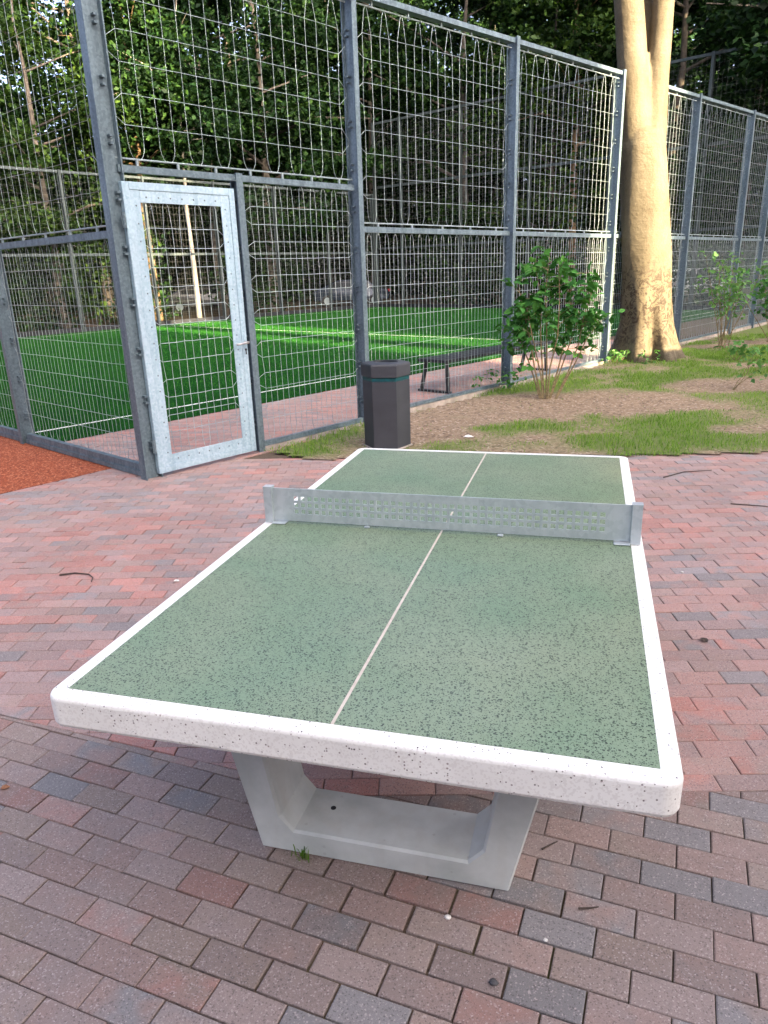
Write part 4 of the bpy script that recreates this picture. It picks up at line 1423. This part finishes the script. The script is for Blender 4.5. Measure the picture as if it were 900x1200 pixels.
M['dry_leaf'] = noisy('dry_leaf', (0.16, 0.07, 0.035), (0.30, 0.14, 0.07), 60, 0.8)
def pebble(loc, r, mat, label):
    m = MB()
    rr = random.Random(int(loc[0] * 1000))
    rows_ = 4
    vs = [(0, 0, -r * 0.6)]
    for j in range(1, rows_):
        ph = math.pi * j / rows_
        for i in range(7):
            a = 6.283 * i / 7
            q_ = r * rr.uniform(0.8, 1.15)
            vs.append((q_ * math.sin(ph) * math.cos(a) * 1.25, q_ * math.sin(ph) * math.sin(a), -q_ * 0.6 * math.cos(ph)))
    vs.append((0, 0, r * 0.6))
    fs = [(0, 1 + (i + 1) % 7, 1 + i) for i in range(7)]
    for j in range(rows_ - 2):
        for i in range(7):
            fs.append((1 + j * 7 + i, 1 + j * 7 + (i + 1) % 7, 8 + j * 7 + (i + 1) % 7, 8 + j * 7 + i))
    last = len(vs) - 1
    fs += [(last, last - 7 + i, last - 7 + (i + 1) % 7) for i in range(7)]
    m.add(vs, fs)
    o_ = m.build('pebble', M[mat], None, True)
    o_.location = (loc[0], loc[1], r * 0.55)
    return tag(o_, label, 'pebble')
pebble((0.378, -1.27), 0.0105, 'stone_dark', 'dark pebble on the paving in front of the table')
pebble((0.228, -1.10), 0.008, 'stone_pale', 'grey white pebble on a red brick before the leg')
pebble((0.50, -1.11), 0.006, 'stone_pale', 'bright chip lying on a sandy brick right of the leg')
pebble((1.13, 1.62), 0.008, 'stone_pale', 'pale pebble on the paving right of the net end')
def dry_leaf(loc, s, rz, mat, label, name='fallen_leaf', cat='leaf'):
    m = MB()
    prof = [(0.0, 0.0), (0.2, 0.30), (0.5, 0.38), (0.8, 0.22), (1.0, 0.0)]
    vs, fs = [], []
    for x, w in prof:
        vs += [(x * s, -w * s, 0.010 + 0.25 * s * w), (x * s, 0, 0.006 + 0.1 * s * abs(x - 0.5)), (x * s, w * s, 0.010 + 0.35 * s * w)]
    for i in range(len(prof) - 1):
        fs += [(i * 3, i * 3 + 3, i * 3 + 4, i * 3 + 1), (i * 3 + 1, i * 3 + 4, i * 3 + 5, i * 3 + 2)]
    m.add(vs, fs)
    o_ = m.build(name, M[mat])
    o_.location = (loc[0], loc[1], loc[2] if len(loc) > 2 else -0.002)
    o_.rotation_euler = (0, 0, rz)
    sd = o_.modifiers.new('thick', 'SOLIDIFY')
    sd.thickness = 0.0012
    return tag(o_, label, cat)
dry_leaf((-1.455, -0.935), 0.03, 0.6, 'dry_leaf', 'small reddish leaf on the paving far left of the table leg')
dry_leaf((1.155, 0.745), 0.045, 2.2, 'twig', 'curled dark leaf on the paving right of the table')
dry_leaf((-1.83, 0.90), 0.035, 0.2, 'stone_pale', 'pale scrap lying on the paving left of the table', 'paper_scrap', 'paper')
dry_leaf((-0.72, 4.93, 0.03), 0.11, 0.1, 'stone_pale', 'whitish dry leaf on the soil right of the bin')

# ------------------------------------------------------------------ parked cars beyond the wood edge
def car_proto(name, paint, label):
    t_ = empty(name, (0, 0, 0), label, 'car', 'cars parked beyond the court')
    W = 0.88
    side_ = [(-2.1, 0.35), (-2.15, 0.62), (-2.05, 0.88), (-1.55, 0.95), (-0.95, 1.36), (-0.3, 1.46), (0.7, 1.44), (1.35, 1.18), (1.75, 0.98), (2.1, 0.86), (2.15, 0.55), (2.1, 0.32)]
    m = MB()
    n = len(side_)
    def ring(y):
        return [(x, y * (1 - 0.16 * max(0, (z - 0.9) / 0.5)), z) for x, z in side_]
    vs = ring(-W) + ring(W)
    fs = [tuple(range(n)), tuple(range(2 * n - 1, n - 1, -1))] + [((i + 1) % n, i, n + i, n + (i + 1) % n) for i in range(n)]
    m.add(vs, fs)
    bo = m.build('body', paint, t_)
    bm_fix(bo)
    bv = bo.modifiers.new('bevel', 'BEVEL')
    bv.width = 0.06
    bv.segments = 2
    glass = M['car_glass']
    for sg in (-1, 1):
        def sy(z): return sg * (W * (1 - 0.16 * max(0, (z - 0.9) / 0.5)) + 0.012)
        for q_ in ([(-1.42, 0.98), (-0.92, 1.31), (-0.35, 1.39), (-0.35, 0.98)], [(-0.27, 0.98), (-0.27, 1.39), (0.6, 1.38), (1.2, 1.14), (1.2, 0.98)]):
            w_ = MB().add([(x, sy(z), z) for x, z in q_], [tuple(range(len(q_)))])
            w_.build('window', glass, t_)
        for x in (-1.32, 1.33):
            w_ = MB()
            w_.tube([(x, sg * (W - 0.16), 0.32), (x, sg * (W + 0.02), 0.32)], 0.32, 16)
            wh = w_.build('wheel', M['tyre'], t_)
            MB().tube([(x, sg * (W + 0.015), 0.32), (x, sg * (W + 0.03), 0.32)], 0.20, 12).build('rim', M['wire'], wh)
        MB().box((2.09, sg * 0.62, 0.74), (0.14, 0.34, 0.13), None, 0.02).build('headlight', M['paint'], t_)
        MB().box((-2.08, sg * 0.66, 0.80), (0.12, 0.26, 0.14), None, 0.02).build('tail_light', M['tail'], t_)
    MB().add([(1.38, -0.66, 1.185), (1.38, 0.66, 1.185), (0.78, 0.60, 1.425), (0.78, -0.60, 1.425)], [(0, 1, 2, 3)]).build('windscreen', glass, t_)
    MB().add([(-1.50, -0.66, 1.005), (-1.0, -0.60, 1.345), (-1.0, 0.60, 1.345), (-1.50, 0.66, 1.005)], [(0, 1, 2, 3)]).build('rear_window', glass, t_)
    return t_
M['car_glass'] = noisy('car_glass', (0.02, 0.025, 0.03), (0.03, 0.035, 0.04), 1, 0.08)
M['tyre'] = noisy('tyre', (0.015, 0.015, 0.016), (0.025, 0.025, 0.026), 8, 0.9)
M['tail'] = noisy('tail_light', (0.3, 0.01, 0.01), (0.4, 0.02, 0.02), 5, 0.3)
M['car_blue'] = noisy('car_paint_blue', (0.025, 0.036, 0.055), (0.035, 0.048, 0.07), 1, 0.2, 0.2)
M['car_silver'] = noisy('car_paint_silver', (0.07, 0.075, 0.08), (0.10, 0.105, 0.11), 1, 0.2, 0.3)
M['car_white'] = noisy('car_paint_white', (0.5, 0.51, 0.53), (0.6, 0.61, 0.62), 1, 0.3)
for paint, loc, rz, lb in (('car_blue', (-12.6, 38.6, -0.085), rad(192), 'dark blue car parked behind the far corner of the pitch'),
                           ('car_silver', (-20.0, 35.1, -0.085), rad(205), 'grey car seen through the gate beyond the pitch'),
                           ('car_white', (5.6, 40.0, -0.085), rad(20), 'white car seen through the fence right of the beech')):
    c_ = car_proto('parked_car', M[paint], lb)
    c_.location = loc
    c_.rotation_euler = (0, 0, rz)

# ------------------------------------------------------------------ unseen blocks added to shade the foreground and shape the sunbeam
M['render_wall'] = noisy('plaster_wall', (0.42, 0.39, 0.35), (0.52, 0.49, 0.45), 0.6, 0.9)
M['roof'] = noisy('flat_roof', (0.10, 0.10, 0.10), (0.16, 0.16, 0.16), 1, 0.9)
M['win'] = noisy('window_glass', (0.03, 0.04, 0.05), (0.05, 0.06, 0.07), 1, 0.1)
SX, SY = Vector((SUN_H.x, SUN_H.y, 0)), Vector((SUN_N.x, SUN_N.y, 0))
def block(n0, n1, a0, a1, h, label):
    c2 = SX * (a0 + a1) / 2 + SY * (n0 + n1) / 2
    t_ = empty('shade_block', (c2.x, c2.y, -0.09), label, 'blocker')
    t_.rotation_euler = (0, 0, math.atan2(SX.y, SX.x))
    MB().box((0, 0, h / 2), (a1 - a0, n1 - n0, h)).build('wall', M['render_wall'], t_)
    MB().box((0, 0, h + 0.15), (a1 - a0 + 0.1, n1 - n0 + 0.1, 0.3)).build('roof', M['roof'], t_)
    wy = -(n1 - n0) / 2 + 1.8
    while wy < (n1 - n0) / 2 - 1.2:
        z = 1.6
        while z < h - 1:
            MB().box((-(a1 - a0) / 2 - 0.005, wy, z), (0.06, 1.2, 1.4)).build('window', M['win'], t_)
            z += 3.2
        wy += 3.4
block(-34.0, 9.0, 36, 48, 31.0, 'long unseen block added to shade the table')  # blocks added for their shadow; the gaps between them let sunbeams through
block(12.4, 27.0, 36, 48, 31.0, 'unseen block added to shade the pitch')
block(30.0, 56.0, 36, 48, 29.0, 'third unseen block added for shade behind the fence end')
def rear():  # unseen block added behind the camera to cut low sky light
    t_ = empty('rear_shade_block', (0.0, -22.0, -0.09), 'low unseen school building behind the viewpoint', 'blocker')
    MB().box((0, 0, 5.5), (60, 12, 11.0)).build('wall', M['render_wall'], t_)
    MB().box((0, 0, 11.15), (60.4, 12.4, 0.3)).build('roof', M['roof'], t_)
    for i_ in range(16):
        for z_ in (2.0, 5.4, 8.8):
            MB().box((-27 + i_ * 3.6, 6.01, z_), (1.8, 0.08, 1.6)).build('window', M['win'], t_)
rear()
wl = MB().box((0, 0, 1.25), (0.3, 4.4, 2.5)).build('beam_cut_wall', M['render_wall'])  # added out of view, its height sets the sunbeam's lower edge
c2 = SX * 3.4 + SY * 10.7
wl.location = (c2.x, c2.y, -0.05)
wl.rotation_euler = (0, 0, math.atan2(SX.y, SX.x))
tag(wl, 'plain unseen wall added to cut the foot of the sunbeam', 'wall')
